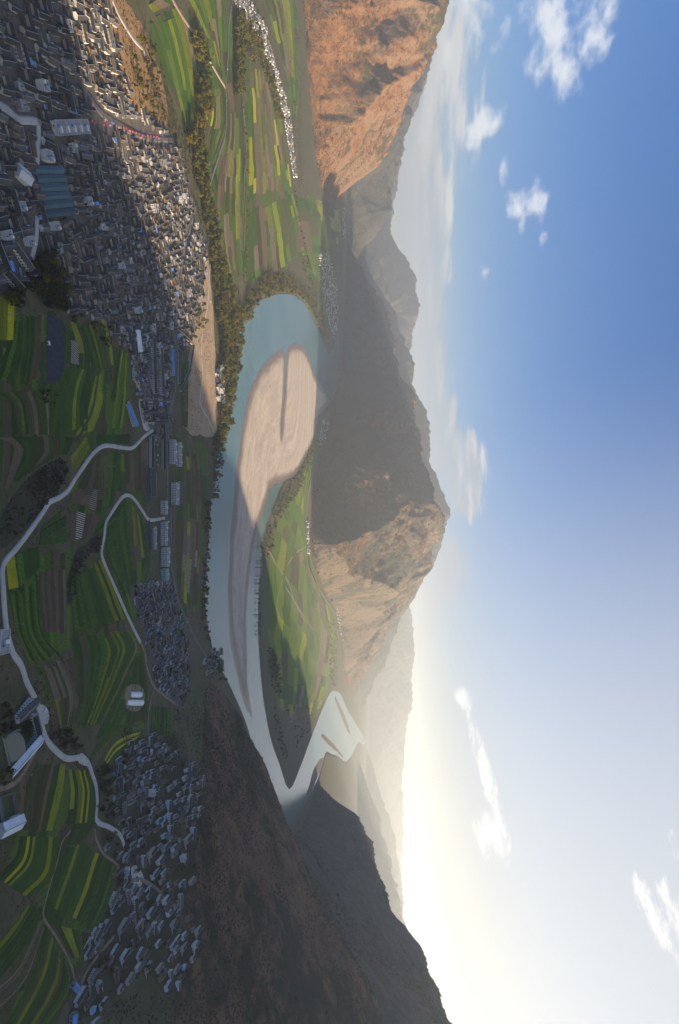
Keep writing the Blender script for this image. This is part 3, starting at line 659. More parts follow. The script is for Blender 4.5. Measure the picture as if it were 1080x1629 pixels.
# ------------------------------------------------------------------ fields
def crop_mat(name, c1, c2, rowdir=None, rowcol=None, period=3.0, scale=0.06, rowamt=0.4):
    m, t, b = new_mat(name); B = NB(t); p = B.pos()
    n1 = B.noise(p, scale, 6, 0.65); n2 = B.noise(p, 0.9, 3, 0.6)
    oi = B.n('ShaderNodeObjectInfo')
    c = B.mix(B.ss(n1, 0.3, 0.7), c1, c2)
    if rowdir is not None:
        pr = B.pos((1 / period, 0.02, 0.02), (0, 0, rowdir)); w = B.n('ShaderNodeTexWave'); B.l(pr, w.inputs['Vector']); w.inputs['Scale'].default_value = 1.0; w.inputs['Distortion'].default_value = 1.2
        c = B.mix(B.m('MULTIPLY', B.ss(w.outputs['Fac'], 0.55, 0.8), rowamt), c, rowcol)
    hs = B.n('ShaderNodeHueSaturation'); B.l(c, hs.inputs['Color'])
    B.l(B.m('ADD', B.m('MULTIPLY', oi.outputs['Random'], 0.55), 0.72), hs.inputs['Value'])
    c = B.mix(B.ss(n2, 0.35, 0.75, 0, 0.35), hs.outputs[0], B.mix(1.0, hs.outputs[0], (0.5, 0.5, 0.45), 'MULTIPLY'))
    n4 = B.noise(p, 0.14, 5, 0.7); n5 = B.noise(p, 0.025, 4, 0.6)
    c = B.mix(B.ss(n4, 0.52, 0.72, 0, 0.55), c, B.mix(0.5, hs.outputs[0], (0.075, 0.062, 0.030))); c = B.mix(B.ss(n5, 0.5, 0.7, 0, 0.35), c, B.mix(1.0, hs.outputs[0], (1.5, 1.25, 0.8), 'MULTIPLY'))
    B.l(c, b.inputs['Base Color']); b.inputs['Roughness'].default_value = 0.95; b.inputs['Specular IOR Level'].default_value = 0.1
    B.bump(B.m('ADD', n2, n1), 0.9, 1.0, b)
    return m
CR = {
 'g1': crop_mat('wheat_dark_green', (0.026, 0.066, 0.010), (0.044, 0.094, 0.014), 0.6, (0.022, 0.050, 0.012), 3.0),
 'g2': crop_mat('broad_bean_green', (0.050, 0.115, 0.012), (0.068, 0.130, 0.016), 1.4, (0.028, 0.060, 0.012), 3.5),
 'g3': crop_mat('young_wheat_green', (0.080, 0.150, 0.016), (0.100, 0.150, 0.022), -0.4, (0.045, 0.085, 0.02), 2.5),
 'y1': crop_mat('rapeseed_yellow', (0.370, 0.340, 0.012), (0.270, 0.280, 0.014), None),
 'y2': crop_mat('rapeseed_fading', (0.215, 0.235, 0.014), (0.140, 0.180, 0.016), None),
 'b1': crop_mat('ploughed_brown', (0.135, 0.098, 0.066), (0.105, 0.076, 0.050), 0.9, (0.075, 0.054, 0.036), 3.5),
 'b2': crop_mat('stubble_tan', (0.190, 0.150, 0.100), (0.145, 0.115, 0.075), -0.7, (0.105, 0.082, 0.052), 4.0),
 'o1': crop_mat('fallow_olive', (0.082, 0.076, 0.034), (0.060, 0.066, 0.024), 0.2, (0.045, 0.045, 0.02), 4.0),
 's1': crop_mat('mulched_rows', (0.110, 0.090, 0.062), (0.090, 0.075, 0.050), 1.1, (0.46, 0.45, 0.42), 4.2, 0.06, 0.75),
}
farm = {}
def farmland(name):
    if name not in farm: farm[name] = [tag(empty(name), kind='structure'), 0, [], [], []]
    return farm[name]
FARM_MAT = list(CR.values()); FARM_KEY = list(CR.keys())
def add_plot(fname, V, F, key):
    fr = farmland(fname); fr[1] += 1
    if fr[1] <= 298: obj('field_plot', mesh_np('field_plot', V, F, CR[key]), fr[0])
    else:
        b0 = sum(len(v) for v in fr[2]); fr[2].append(V); fr[3].extend([[i + b0 for i in f] for f in F]); fr[4].extend([FARM_KEY.index(key)] * len(F))
fr_rng = np.random.default_rng(5)
def fan(fname, A, B_, n, cols, seg=(60, 160), gap=0.7, flat=0.6, vary=0.35, off=0.55, split_same=0.5):
    """curved strips between two traced edges; each strip cut into plots"""
    n = int(round(n * (1.45 if fname in ('terraced_farmland', 'hillside_farmland', 'upper_farmland') and n > 1 else 1.0)))
    a = hit([p[0] for p in A], [p[1] for p in A])[:, :2]; b = hit([p[0] for p in B_], [p[1] for p in B_])[:, :2]
    a = resample(smooth_poly(a, 5, False), 1.0); b = resample(smooth_poly(b, 5, False), 1.0)
    L = 0.5 * (np.linalg.norm(np.diff(a, axis=0), axis=1).sum() + np.linalg.norm(np.diff(b, axis=0), axis=1).sum())
    K = max(8, int(L / 5.0)); ia = np.linspace(0, len(a) - 1, K); ib = np.linspace(0, len(b) - 1, K)
    a = np.stack([np.interp(ia, np.arange(len(a)), a[:, k]) for k in (0, 1)], -1); b = np.stack([np.interp(ib, np.arange(len(b)), b[:, k]) for k in (0, 1)], -1)
    wd = np.linalg.norm(b - a, axis=1).mean()
    ts = np.cumsum(fr_rng.uniform(1 - vary, 1 + vary, n)); ts = np.append(0, ts / ts[-1])
    wav = fbm(a[:, 0], a[:, 1], 60, 3, seed=2) * 0.75 / n
    for i in range(n):
        t0 = ts[i] + wav * (i > 0) + gap / wd; t1 = ts[i + 1] + wav * (i < n - 1) - gap / wd
        k = 0; key0 = cols[fr_rng.integers(len(cols))]
        ds = L / (K - 1)
        Kend = K - 1
        if n > 1 and K > 14: k = int(fr_rng.uniform(0, .09) * K); Kend = K - 1 - int(fr_rng.uniform(0, .09) * K)
        while k < Kend - 1:
            m = min(Kend, k + max(2, int(fr_rng.uniform(*seg) / ds)))
            if Kend - m < 3: m = Kend
            key = key0 if fr_rng.random() < split_same else cols[fr_rng.integers(len(cols))]
            s = np.arange(k, m + 1).astype(float); s[0] += gap / ds * 0.6 * (k > 0)
            if m < Kend: s[-1] -= gap / ds * 0.6
            pa = np.stack([np.interp(s, np.arange(K), a[:, q]) for q in (0, 1)], -1); pb = np.stack([np.interp(s, np.arange(K), b[:, q]) for q in (0, 1)], -1)
            u0 = np.interp(s, np.arange(K), t0)[:, None]; u1 = np.interp(s, np.arange(K), t1)[:, None]
            p0 = pa + (pb - pa) * u0; p1 = pa + (pb - pa) * u1; pc = (p0 + p1) / 2
            z0, z1, zc = HZ(p0[:, 0], p0[:, 1]), HZ(p1[:, 0], p1[:, 1]), HZ(pc[:, 0], pc[:, 1])
            e0 = np.maximum(flat * zc + (1 - flat) * z0, z0 - 0.2) + off; e1 = np.maximum(flat * zc + (1 - flat) * z1, z1 - 0.2) + off; ec = np.maximum((e0 + e1) / 2, zc + off - .1)
            nn = len(s); rows = [np.column_stack([p0, e0 - 2.2]), np.column_stack([p0, e0]), np.column_stack([pc, ec]), np.column_stack([p1, e1]), np.column_stack([p1, e1 - 2.2])]
            V = np.stack(rows, 1).reshape(-1, 3); F = []
            for q in range(nn - 1):
                for j in range(4): F.append([q * 5 + j, q * 5 + j + 1, q * 5 + j + 6, q * 5 + j + 5])
            for e in (0, nn - 1):
                F.append([e * 5 + 1, e * 5 + 2, e * 5 + 3, e * 5 + 4, e * 5])
            # top faces must look up
            f0 = F[1]; nv = np.cross(V[f0[1]] - V[f0[0]], V[f0[2]] - V[f0[0]])
            if nv[2] < 0: F = [f[::-1] for f in F]
            add_plot(fname, V, F, key); k = m
DG = ['g1', 'g1', 'g2', 'g1']
MX = ['g1', 'g2', 'y2', 'g1', 'o1', 'y1']
FI = ['o1', 'g1', 'b1', 'g2', 'g2', 'o1', 'g3', 'g1']
def filler(A, B_, n, fn): fan(fn, A, B_, n, FI, (25, 90), 0.5, 0.15, 0.5, 0.12, 0.4)
filler([(-8, 470), (-8, 620), (-8, 780)], [(100, 500), (100, 620), (92, 725)], 14, 'fallow_strips')
filler([(100, 505), (108, 600), (118, 720)], [(200, 560), (204, 620), (208, 706)], 10, 'fallow_strips')
filler([(108, 725), (110, 800), (108, 866)], [(232, 705), (236, 800), (165, 850)], 10, 'fallow_strips')
filler([(8, 890), (12, 960), (44, 1060)], [(112, 870), (112, 960), (110, 1040)], 9, 'fallow_strips')
filler([(112, 905), (114, 1000), (118, 1170)], [(165, 860), (205, 960), (228, 1060)], 10, 'fallow_strips')
filler([(172, 840), (182, 900), (212, 990)], [(238, 832), (238, 900), (222, 970)], 8, 'fallow_strips')
filler([(50, 1060), (70, 1110), (90, 1180)], [(115, 1040), (130, 1110), (120, 1165)], 6, 'fallow_strips')
filler([(140, 1215), (180, 1175), (232, 1158)], [(225, 1030), (236, 1100), (236, 1150)], 6, 'fallow_strips')
filler([(30, 1225), (30, 1290), (-8, 1400)], [(148, 1225), (150, 1310), (90, 1380)], 9, 'fallow_strips')
filler([(90, 1320), (60, 1440), (-8, 1600)], [(190, 1370), (160, 1480), (112, 1560)], 12, 'fallow_strips')
filler([(60, 1470), (20, 1560), (-8, 1640)], [(150, 1480), (125, 1550), (85, 1640)], 9, 'fallow_strips')
filler([(275, 690), (282, 800), (280, 900), (292, 990)], [(328, 705), (328, 800), (322, 900), (320, 990)], 6, 'fallow_strips')
filler([(230, 0), (260, 110), (300, 225), (316, 300), (345, 370), (362, 470)], [(380, 0), (384, 120), (388, 220), (390, 330), (392, 400), (394, 455)], 14, 'plain_strips')
filler([(388, 90), (392, 250), (392, 330), (394, 455)], [(432, 112), (450, 200), (464, 300), (482, 410)], 12, 'plain_strips')
filler([(420, -10), (438, 60), (456, 130), (462, 200)], [(470, -10), (474, 60), (476, 130), (474, 200)], 6, 'plain_strips')
filler([(470, 310), (480, 400), (498, 470), (510, 510)], [(548, 330), (546, 400), (530, 460), (524, 510)], 8, 'plain_strips')
T = 'terraced_farmland'
fan(T, [(-6, 466), (-6, 541)], [(22, 480), (20, 541)], 2, ['y2', 'y1'])
fan(T, [(-6, 600), (14, 540), (22, 510)], [(22, 615), (33, 565), (35, 512)], 3, DG)
fan(T, [(30, 610), (38, 560), (38, 505)], [(56, 612), (63, 560), (66, 500)], 4, ['g1', 'o1', 'b1', 'g1'])
fan(T, [(100, 515), (100, 560), (96, 585)], [(109, 516), (112, 540), (112, 575)], 2, DG)
fan(T, [(112, 540), (112, 578)], [(122, 545), (124, 580)], 1, ['s1'])
fan(T, [(111, 512), (118, 536), (124, 562)], [(118, 512), (128, 538), (133, 562)], 1, ['y2'], (200, 300))
fan(T, [(128, 520), (138, 550), (148, 588)], [(164, 506), (175, 540), (180, 580)], 6, ['g1', 'y2', 'g2', 'o1'])
fan(T, [(80, 692), (88, 640), (95, 600), (108, 582)], [(138, 690), (140, 640), (148, 592), (148, 584)], 6, ['g1', 'g1', 'g2', 'y2', 'g1'], (120, 260))
fan(T, [(118, 694), (138, 655), (152, 594)], [(152, 684), (166, 640), (168, 586)], 4, ['y2', 'o1', 'g2', 'y2'])
fan(T, [(168, 692), (177, 630), (191, 550)], [(195, 690), (203, 640), (204, 558)], 4, ['g1', 'y2', 'g1', 'g2'])
fan(T, [(-6, 625), (15, 640), (22, 690)], [(72, 622), (76, 650), (78, 692)], 8, ['o1', 'g1', 'o1', 'g2', 'b2'])
fan(T, [(-6, 696), (18, 706), (20, 724), (6, 780)], [(90, 695), (90, 712), (84, 728), (52, 748)], 7, ['o1', 'g1', 'g1', 'b1', 'o1'])
fan(T, [(94, 692), (92, 724)], [(118, 697), (106, 724)], 2, DG)
fan(T, [(111, 728), (136, 694)], [(119, 752), (142, 712)], 2, ['y2', 'y1'])
fan(T, [(160, 694), (160, 704)], [(206, 690), (205, 706)], 3, ['g1'])
fan(T, [(143, 734), (130, 762), (114, 788), (106, 806)], [(160, 722), (161, 760), (161, 800), (160, 812)], 3, ['b1', 's1', 'b1', 'o1'], (25, 60))
fan(T, [(163, 722), (164, 760), (164, 806)], [(192, 722), (190, 760), (180, 806)], 4, ['g1', 'b1', 'g1', 'g2'], (40, 100))
fan(T, [(196, 722), (200, 780)], [(236, 702), (236, 790)], 4, ['b1', 'b1', 'o1'], (30, 80))
fan(T, [(109, 812), (112, 862)], [(160, 820), (148, 850)], 4, ['b1', 's1', 'g2', 'b1'], (30, 80))
fan(T, [(66, 838), (104, 806)], [(62, 868), (106, 864)], 3, ['g1', 'b1', 'g1'], (40, 90))
fan(T, [(9, 896), (13, 938)], [(21, 884), (28, 934)], 1, ['y1'], (300, 400))
fan(T, [(24, 882), (31, 934)], [(60, 870), (62, 903)], 3, DG, (60, 150))
fan(T, [(62, 910), (60, 940), (68, 1004)], [(103, 906), (104, 940), (104, 1008)], 6, ['b1', 'b1', 'b2'], (60, 160))
fan(T, [(114, 916), (112, 944), (118, 1004)], [(160, 890), (178, 932), (200, 990)], 9, ['g1', 'g2', 'g1', 'y2', 'g1'], (80, 240), 0.6)
fan(T, [(172, 842), (168, 880), (190, 930)], [(200, 797), (206, 850), (212, 925)], 7, ['g1', 'g1', 'g2'], (90, 200))
fan(T, [(209, 804), (214, 895)], [(224, 820), (236, 890)], 4, ['g1', 'b1', 'y2', 'g1'], (40, 100))
fan(T, [(16, 948), (25, 1004), (46, 1058)], [(58, 912), (66, 1004), (98, 1044)], 7, DG + ['g3'], (80, 200))
T = 'hillside_farmland'
fan(T, [(112, 1014), (122, 1060), (126, 1110), (114, 1160)], [(204, 1002), (218, 1030), (202, 1066), (160, 1150)], 14, ['g1', 'g1', 'g2', 'g1', 'y2', 'b1', 'g2'], (70, 230), 0.6)
fan(T, [(206, 1068), (165, 1148), (150, 1180)], [(224, 1034), (234, 1090), (232, 1148)], 9, ['g1', 'g2', 'g1', 'g1', 'o1'], (60, 160), 0.6)
fan(T, [(242, 1122), (239, 1165)], [(275, 1128), (275, 1175)], 5, ['g1', 'g2'], (60, 120))
fan(T, [(64, 1060), (82, 1118), (96, 1172)], [(99, 1050), (119, 1104), (108, 1160)], 6, ['b1', 'o1', 'g1', 'b2', 'o1', 'y2'], (50, 110))
fan(T, [(160, 1218), (186, 1178), (228, 1162)], [(168, 1224), (186, 1202), (216, 1178)], 3, ['g1', 'y1', 'g2'], (80, 200))
fan(T, [(56, 1216), (40, 1258), (36, 1320)], [(104, 1216), (98, 1260), (82, 1322)], 7, ['o1', 'b1', 'y2', 'g1', 'o1'], (50, 120), 0.6)
fan(T, [(108, 1224), (112, 1260), (106, 1312)], [(140, 1226), (148, 1260), (144, 1308)], 5, ['g1', 'y2', 'y1', 'g1'], (40, 120), 0.6)
fan(T, [(32, 1330), (24, 1362), (-6, 1396)], [(92, 1332), (84, 1392), (46, 1430)], 8, ['g1', 'y2', 'g1', 'g1', 'y1'], (80, 240), 0.5)
fan(T, [(114, 1326), (92, 1386), (72, 1448)], [(186, 1378), (172, 1432), (150, 1482)], 11, ['g1', 'g1', 'y1', 'g2', 'g1', 'y2', 'g1'], (120, 320), 0.5, 0.6, 0.3, 0.55, 0.75)
fan(T, [(46, 1432), (22, 1470), (-8, 1506)], [(66, 1456), (36, 1510), (-8, 1568)], 4, ['g1', 'g1', 'y2', 'g2'], (80, 200))
fan(T, [(64, 1464), (30, 1536), (-8, 1574)], [(70, 1476), (42, 1556), (-8, 1612)], 4, ['b2', 'b2', 'o1', 'b2'], (100, 260))
fan(T, [(74, 1474), (46, 1560), (2, 1640)], [(112, 1542), (114, 1580), (74, 1640)], 10, ['g1', 'y2', 'g1', 'o1', 'y1', 'g2'], (80, 220), 0.5)
fan(T, [(78, 1468), (112, 1526)], [(148, 1486), (138, 1516)], 6, ['g1', 'y2', 'g2', 'o1'], (50, 120))
T = 'riverside_farmland'
fan(T, [(290, 706), (292, 780), (291, 860), (286, 955)], [(316, 712), (320, 800), (318, 880), (313, 970)], 6, ['g2', 's1', 'b1', 'y2', 's1', 'o1', 'g3'], (30, 80))
fan(T, [(285, 575), (290, 680)], [(300, 570), (298, 680)], 2, ['o1', 'g1'], (40, 90))
T = 'plain_farmland'
PL = ['g2', 'g3', 'b2', 'y2', 'b1', 'g2', 'o1', 'b2', 'g3']
fan(T, [(246, 22), (268, 92), (282, 150), (296, 202)], [(284, 4), (303, 60), (316, 146), (305, 206)], 6, ['g2', 'b2', 'g3', 'y2', 'g2'], (70, 190))
fan(T, [(236, 8), (244, 20)], [(266, -10), (282, 3)], 3, ['b2', 'g2', 'y2'], (70, 190))
fan(T, [(296, -10), (330, 60), (348, 108)], [(358, -10), (356, 60), (355, 112)], 8, PL, (50, 150))
fan(T, [(324, 156), (313, 220), (318, 292)], [(356, 148), (356, 205), (336, 262)], 10, PL + ['y1'], (50, 140))
fan(T, [(364, 160), (363, 220), (348, 280), (345, 340), (352, 420), (365, 465)], [(378, 160), (382, 220), (382, 330), (386, 440)], 8, PL, (50, 150))
fan(T, [(392, 92), (396, 250), (394, 330)], [(432, 112), (450, 200), (464, 300)], 16, PL + ['y1'], (50, 170))
fan(T, [(394, 334), (394, 400), (396, 452)], [(465, 304), (478, 360), (484, 408)], 15, PL + ['g2'], (60, 200))
fan(T, [(424, -10), (440, 60), (458, 130)], [(464, -10), (468, 60), (472, 130)], 8, ['o1', 'y2', 'g3', 'b2'], (60, 160))
T = 'far_bank_farmland'
fan(T, [(484, 300), (505, 360), (518, 430)], [(546, 330), (546, 370), (545, 440)], 7, ['g2', 'y2', 'o1', 'g3', 'y2'], (80, 200))
fan(T, [(480, 405), (500, 470), (512, 510)], [(500, 395), (516, 450), (522, 520)], 4, ['g2', 'g3', 'o1'], (80, 200))
DL = ['g3', 'g2', 'g3', 'y2', 'o1', 'g3', 'b2', 'g2', 'g3']
fan(T, [(500, 706), (474, 768), (444, 826), (429, 880), (426, 960), (426, 1020), (436, 1100), (450, 1160)], [(506, 728), (491, 790), (486, 860), (497, 920), (526, 975), (534, 1030), (522, 1092), (498, 1150)], 16, DL, (90, 260), 1.0)
for nm, fr in farm.items():
    if fr[2]: tag(obj('field_plots', mesh_np('field_plots', np.vstack(fr[2]), fr[3], FARM_MAT, False, fr[4]), fr[0]), kind='stuff')
print('plots', {k: v[1] for k, v in farm.items()})

# ------------------------------------------------------------------ buildings
hr = np.random.default_rng(21)
def tile_mat(name, c1, c2, period=0.9, rough=0.8):
    m, t, b = new_mat(name); B = NB(t); p = B.obj(); pw = B.pos()
    oi = B.n('ShaderNodeObjectInfo')
    w = B.n('ShaderNodeTexWave'); B.l(p, w.inputs['Vector']); w.inputs['Scale'].default_value = 0.314 / period * 1.0; w.bands_direction = 'X'
    n = B.noise(pw, 0.5, 5, 0.7); n2 = B.noise(pw, 0.09, 3, 0.6)
    c = B.mix(B.ss(n, 0.3, 0.7), c1, c2); c = B.mix(B.ss(n2, 0.35, 0.7, 0, 0.5), c, tuple(0.5 * (a + b_) * 0.75 for a, b_ in zip(c1, c2)))
    hs = B.n('ShaderNodeHueSaturation'); B.l(c, hs.inputs['Color']); B.l(B.m('ADD', B.m('MULTIPLY', oi.outputs['Random'], 0.6), 0.7), hs.inputs['Value'])
    B.l(hs.outputs[0], b.inputs['Base Color']); b.inputs['Roughness'].default_value = rough; b.inputs['Specular IOR Level'].default_value = 0.08
    B.bump(B.m('ADD', w.outputs['Fac'], n), 0.6, 0.12, b); return m
def wall_mat(name, c1, c2):
    m, t, b = new_mat(name); B = NB(t); p = B.pos()
    n = B.noise(p, 0.25, 6, 0.7); n2 = B.noise(p, 1.5, 4, 0.6)
    c = B.mix(B.ss(n, 0.35, 0.75), c1, c2); c = B.mix(B.ss(n2, 0.6, 0.8, 0, 0.35), c, tuple(x * 0.5 for x in c2))
    B.l(c, b.inputs['Base Color']); b.inputs['Roughness'].default_value = 0.9; return m
RM = {'dark grey tiled': tile_mat('slate_tiles', (0.036, 0.036, 0.037), (0.058, 0.056, 0.055)), 'pale grey tiled': tile_mat('grey_tiles', (0.080, 0.078, 0.077), (0.115, 0.110, 0.106)),
      'brownish tiled': tile_mat('brown_tiles', (0.082, 0.064, 0.048), (0.115, 0.090, 0.068)), 'blue sheet': tile_mat('blue_sheet', (0.075, 0.24, 0.58), (0.10, 0.28, 0.62), 0.5, 0.45),
      'concrete flat': flat_mat('concrete_roof', (0.33, 0.32, 0.31), (0.24, 0.235, 0.23), 0.1), 'teal sheet': tile_mat('teal_sheet', (0.055, 0.105, 0.125), (0.07, 0.125, 0.145), 0.6, 0.5),
      'white sheet': tile_mat('white_sheet', (0.62, 0.64, 0.66), (0.52, 0.54, 0.57), 0.6, 0.4), 'reddish tiled': tile_mat('red_brown_tiles', (0.17, 0.10, 0.075), (0.13, 0.085, 0.065))}
WMT = {'white': wall_mat('white_wash', (0.72, 0.70, 0.66), (0.50, 0.47, 0.43)), 'cream': wall_mat('cream_render', (0.52, 0.46, 0.37), (0.42, 0.36, 0.28)), 'mud': wall_mat('mud_brick', (0.30, 0.215, 0.14), (0.22, 0.155, 0.10)), 'grey': wall_mat('grey_block', (0.30, 0.295, 0.29), (0.22, 0.215, 0.21)),
       'green': wall_mat('pale_green_paint', (0.36, 0.58, 0.48), (0.30, 0.50, 0.42))}
m, t, b = new_mat('window_glass'); b.inputs['Base Color'].default_value = (0.025, 0.03, 0.036, 1); b.inputs['Roughness'].default_value = 0.15; b.inputs['Specular IOR Level'].default_value = 0.5; GLASS = m
TIMBER = wall_mat('dark_timber', (0.095, 0.055, 0.035), (0.065, 0.040, 0.028))
TRIM = wall_mat('ridge_mortar', (0.33, 0.32, 0.30), (0.24, 0.23, 0.22))
m, t, b = new_mat('blue_tank_plastic'); b.inputs['Base Color'].default_value = (0.05, 0.20, 0.62, 1); b.inputs['Roughness'].default_value = 0.4; BLUE = m
m, t, b = new_mat('solar_panel'); b.inputs['Base Color'].default_value = (0.03, 0.04, 0.08, 1); b.inputs['Roughness'].default_value = 0.2; SOLAR = m

def boxv(x0, x1, y0, y1, z0, z1):
    V = [(x, y, z) for z in (z0, z1) for y in (y0, y1) for x in (x0, x1)]
    F = [[0, 2, 3, 1], [4, 5, 7, 6], [0, 1, 5, 4], [2, 6, 7, 3], [0, 4, 6, 2], [1, 3, 7, 5]]
    return V, F
class MB:
    def __init__(s): s.V = []; s.F = []; s.m = []
    def add(s, V, F, mi=0):
        b0 = len(s.V); s.V += [tuple(v) for v in V]; s.F += [[i + b0 for i in f] for f in F]; s.m += [mi] * len(F); return s
    def box(s, *a, mi=0): return s.add(*boxv(*a), mi)
    def me(s, name, mat): return mesh_np(name, s.V, s.F, mat, False, s.m)
def gable_walls(L, W_, H, rise, z0=-4.0):
    l, w = L / 2, W_ / 2
    V = [(-l, -w, z0), (l, -w, z0), (l, w, z0), (-l, w, z0), (-l, -w, H), (l, -w, H), (l, w, H), (-l, w, H), (-l, 0, H + rise), (l, 0, H + rise)]
    F = [[0, 1, 5, 4], [2, 3, 7, 6], [1, 2, 6, 9, 5], [3, 0, 4, 8, 7], [0, 3, 2, 1], [4, 5, 9, 8], [8, 9, 6, 7]]
    return V, F
def gable_roof(L, W_, H, rise, ov=0.7, gv=0.35, th=0.28):
    l = L / 2 + gv; w = W_ / 2; s = rise / w
    prof = [(-(w + ov), H - ov * s * 0.55), (-w * 0.5, H + rise * 0.46), (0, H + rise + 0.12), (w * 0.5, H + rise * 0.46), (w + ov, H - ov * s * 0.55)]
    V = []
    for x in (-l, l):
        V += [(x, y, z + th) for y, z in prof] + [(x, y, z) for y, z in prof]
    F = []
    for i in range(4):
        F += [[i, i + 1, 11 + i, 10 + i][::-1], [5 + i, 15 + i, 16 + i, 6 + i][::-1]]
        F += [[i, 5 + i, 6 + i, i + 1][::-1], [10 + i, 11 + i, 16 + i, 15 + i][::-1]]
    F += [[0, 10, 15, 5][::-1], [4, 9, 19, 14][::-1]]
    F = [f[::-1] for f in F]
    return V, F
class Proto: pass
WIN = {}
def win_mesh(w, h):
    k = (w, h)
    if k not in WIN: WIN[k] = MB().box(-w / 2, w / 2, -0.06, 0.06, 0, h).me('window', GLASS)
    return WIN[k]
FRAME_ME = MB()
DOOR_ME = MB().box(-1.0, 1.0, -0.07, 0.07, 0, 2.2).me('door', TIMBER)
def proto(desc, roofk, wallk, L, W_, H, rise, style='gable', storeys=1, extras=()):
    P = Proto(); P.desc = desc; P.L, P.W, P.H = L, W_, H; P.parts = []   # (name, mesh, (x,y,z), rz)
    P.roofk, P.wallk, P.style, P.rise = roofk, wallk, style, rise
    wm_ = WMT[wallk]; rm_ = RM[roofk]
    def wins(L, y, H, rz, ox=0.0, oy=0.0):
        n = max(2, int(L / 3.6))
        for st in range(storeys):
            for i in range(n):
                x = (i + 0.5) / n * L - L / 2
                if st == 0 and i == n // 2: P.parts.append(('door', DOOR_ME, (ox + x * math.cos(rz) - y * math.sin(rz), oy + x * math.sin(rz) + y * math.cos(rz), 0), rz)); continue
                P.parts.append(('window', win_mesh(1.5, 1.4), (ox + x * math.cos(rz) - y * math.sin(rz), oy + x * math.sin(rz) + y * math.cos(rz), st * 2.9 + 1.0), rz))
    if style == 'gable':
        P.parts.append(('wall', MB().add(*gable_walls(L, W_, H, rise)).me('wall', wm_), (0, 0, 0), 0))
        P.parts.append(('roof', MB().add(*gable_roof(L, W_, H, rise)).me('roof', rm_), (0, 0, 0), 0))
        P.parts.append(('ridge_cap', MB().box(-L / 2 - .3, L / 2 + .3, -.22, .22, H + rise + .2, H + rise + .62).me('ridge_cap', TRIM), (0, 0, 0), 0))
        wins(L, -W_ / 2 - 0.03, H, 0)
    elif style == 'court':
        w2 = 6.0
        P.parts.append(('wall', MB().add(*gable_walls(L, w2 + 1, H, rise)).me('wall', wm_), (0, W_ / 2 - w2 / 2, 0), 0))
        P.parts.append(('roof', MB().add(*gable_roof(L, w2 + 1, H, rise)).me('roof', rm_), (0, W_ / 2 - w2 / 2, 0), 0))
        P.parts.append(('ridge_cap', MB().box(-L / 2 - .3, L / 2 + .3, -.22, .22, H + rise + .2, H + rise + .62).me('ridge_cap', TRIM), (0, W_ / 2 - w2 / 2, 0), 0))
        sl = W_ - w2 - 1.2
        for sg in (-1, 1):
            if 'one' in extras and sg > 0: continue
            hh = H - 1.0
            P.parts.append(('wing', MB().add(*gable_walls(sl, 5.2, hh, 1.6)).me('wing', WMT['mud'] if sg > 0 and wallk != 'white' else wm_), (sg * (L / 2 - 2.7), -W_ / 2 + sl / 2 + .2, 0), math.pi / 2))
            P.parts.append(('wing_roof', MB().add(*gable_roof(sl, 5.2, hh, 1.6, .6)).me('wing_roof', rm_), (sg * (L / 2 - 2.7), -W_ / 2 + sl / 2 + .2, 0), math.pi / 2))
        P.parts.append(('courtyard_wall', MB().box(-L / 2, L / 2, -W_ / 2 - .15, -W_ / 2 + .15, -4, 2.2).box(-L / 2, L / 2, -W_ / 2 - .35, -W_ / 2 + .35, 2.2, 2.5, mi=1).me('courtyard_wall', [wm_, rm_]), (0, 0, 0), 0))
        wins(L - 11, W_ / 2 - w2 - .56, H, 0)
    elif style == 'flat':
        P.parts.append(('wall', MB().box(-L / 2, L / 2, -W_ / 2, W_ / 2, -4, H).me('wall', wm_), (0, 0, 0), 0))
        P.parts.append(('roof', MB().box(-L / 2 - .3, L / 2 + .3, -W_ / 2 - .3, W_ / 2 + .3, H + .003, H + .25).me('roof', RM['concrete flat']), (0, 0, 0), 0))
        pr = MB(); l, w = L / 2 + .3, W_ / 2 + .3
        for a in ((-l, l, -w, -w + .25), (-l, l, w - .25, w), (-l, -l + .25, -w + .25, w - .25), (l - .25, l, -w + .25, w - .25)): pr.box(*a, H + .253, H + 1.1)
        P.parts.append(('parapet', pr.me('parapet', wm_), (0, 0, 0), 0))
        P.parts.append(('stair_hut', MB().box(-1.6, 1.6, -1.4, 1.4, H + .253, H + 2.9).me('stair_hut', wm_), (-L / 2 + 2.4, W_ / 2 - 2.2, 0), 0))
        wins(L, -W_ / 2 - 0.03, H, 0)
    elif style == 'shed':
        V = [(-L / 2 - .4, -W_ / 2 - .5, H), (L / 2 + .4, -W_ / 2 - .5, H), (L / 2 + .4, W_ / 2 + .5, H + rise), (-L / 2 - .4, W_ / 2 + .5, H + rise)]
        V2 = [(a, b_, c + .2) for a, b_, c in V]
        P.parts.append(('roof', MB().add(V + V2, [[0, 3, 2, 1], [4, 5, 6, 7], [0, 1, 5, 4], [1, 2, 6, 5], [2, 3, 7, 6], [3, 0, 4, 7]]).me('roof', rm_), (0, 0, 0), 0))
        P.parts.append(('wall', MB().box(-L / 2, L / 2, -W_ / 2, W_ / 2, -4, H - .05).me('wall', wm_), (0, 0, 0), 0))
        wins(L, -W_ / 2 - 0.03, H, 0)
    if 'tank' in extras:
        z = H + (0.26 if style == 'flat' else rise * .5)
        P.parts.append(('water_tank', MB().box(-.9, .9, -.8, .8, z, z + 1.7).me('water_tank', BLUE), (L * .28, W_ * .12 if style == 'flat' else -W_ * .2, 0), 0))
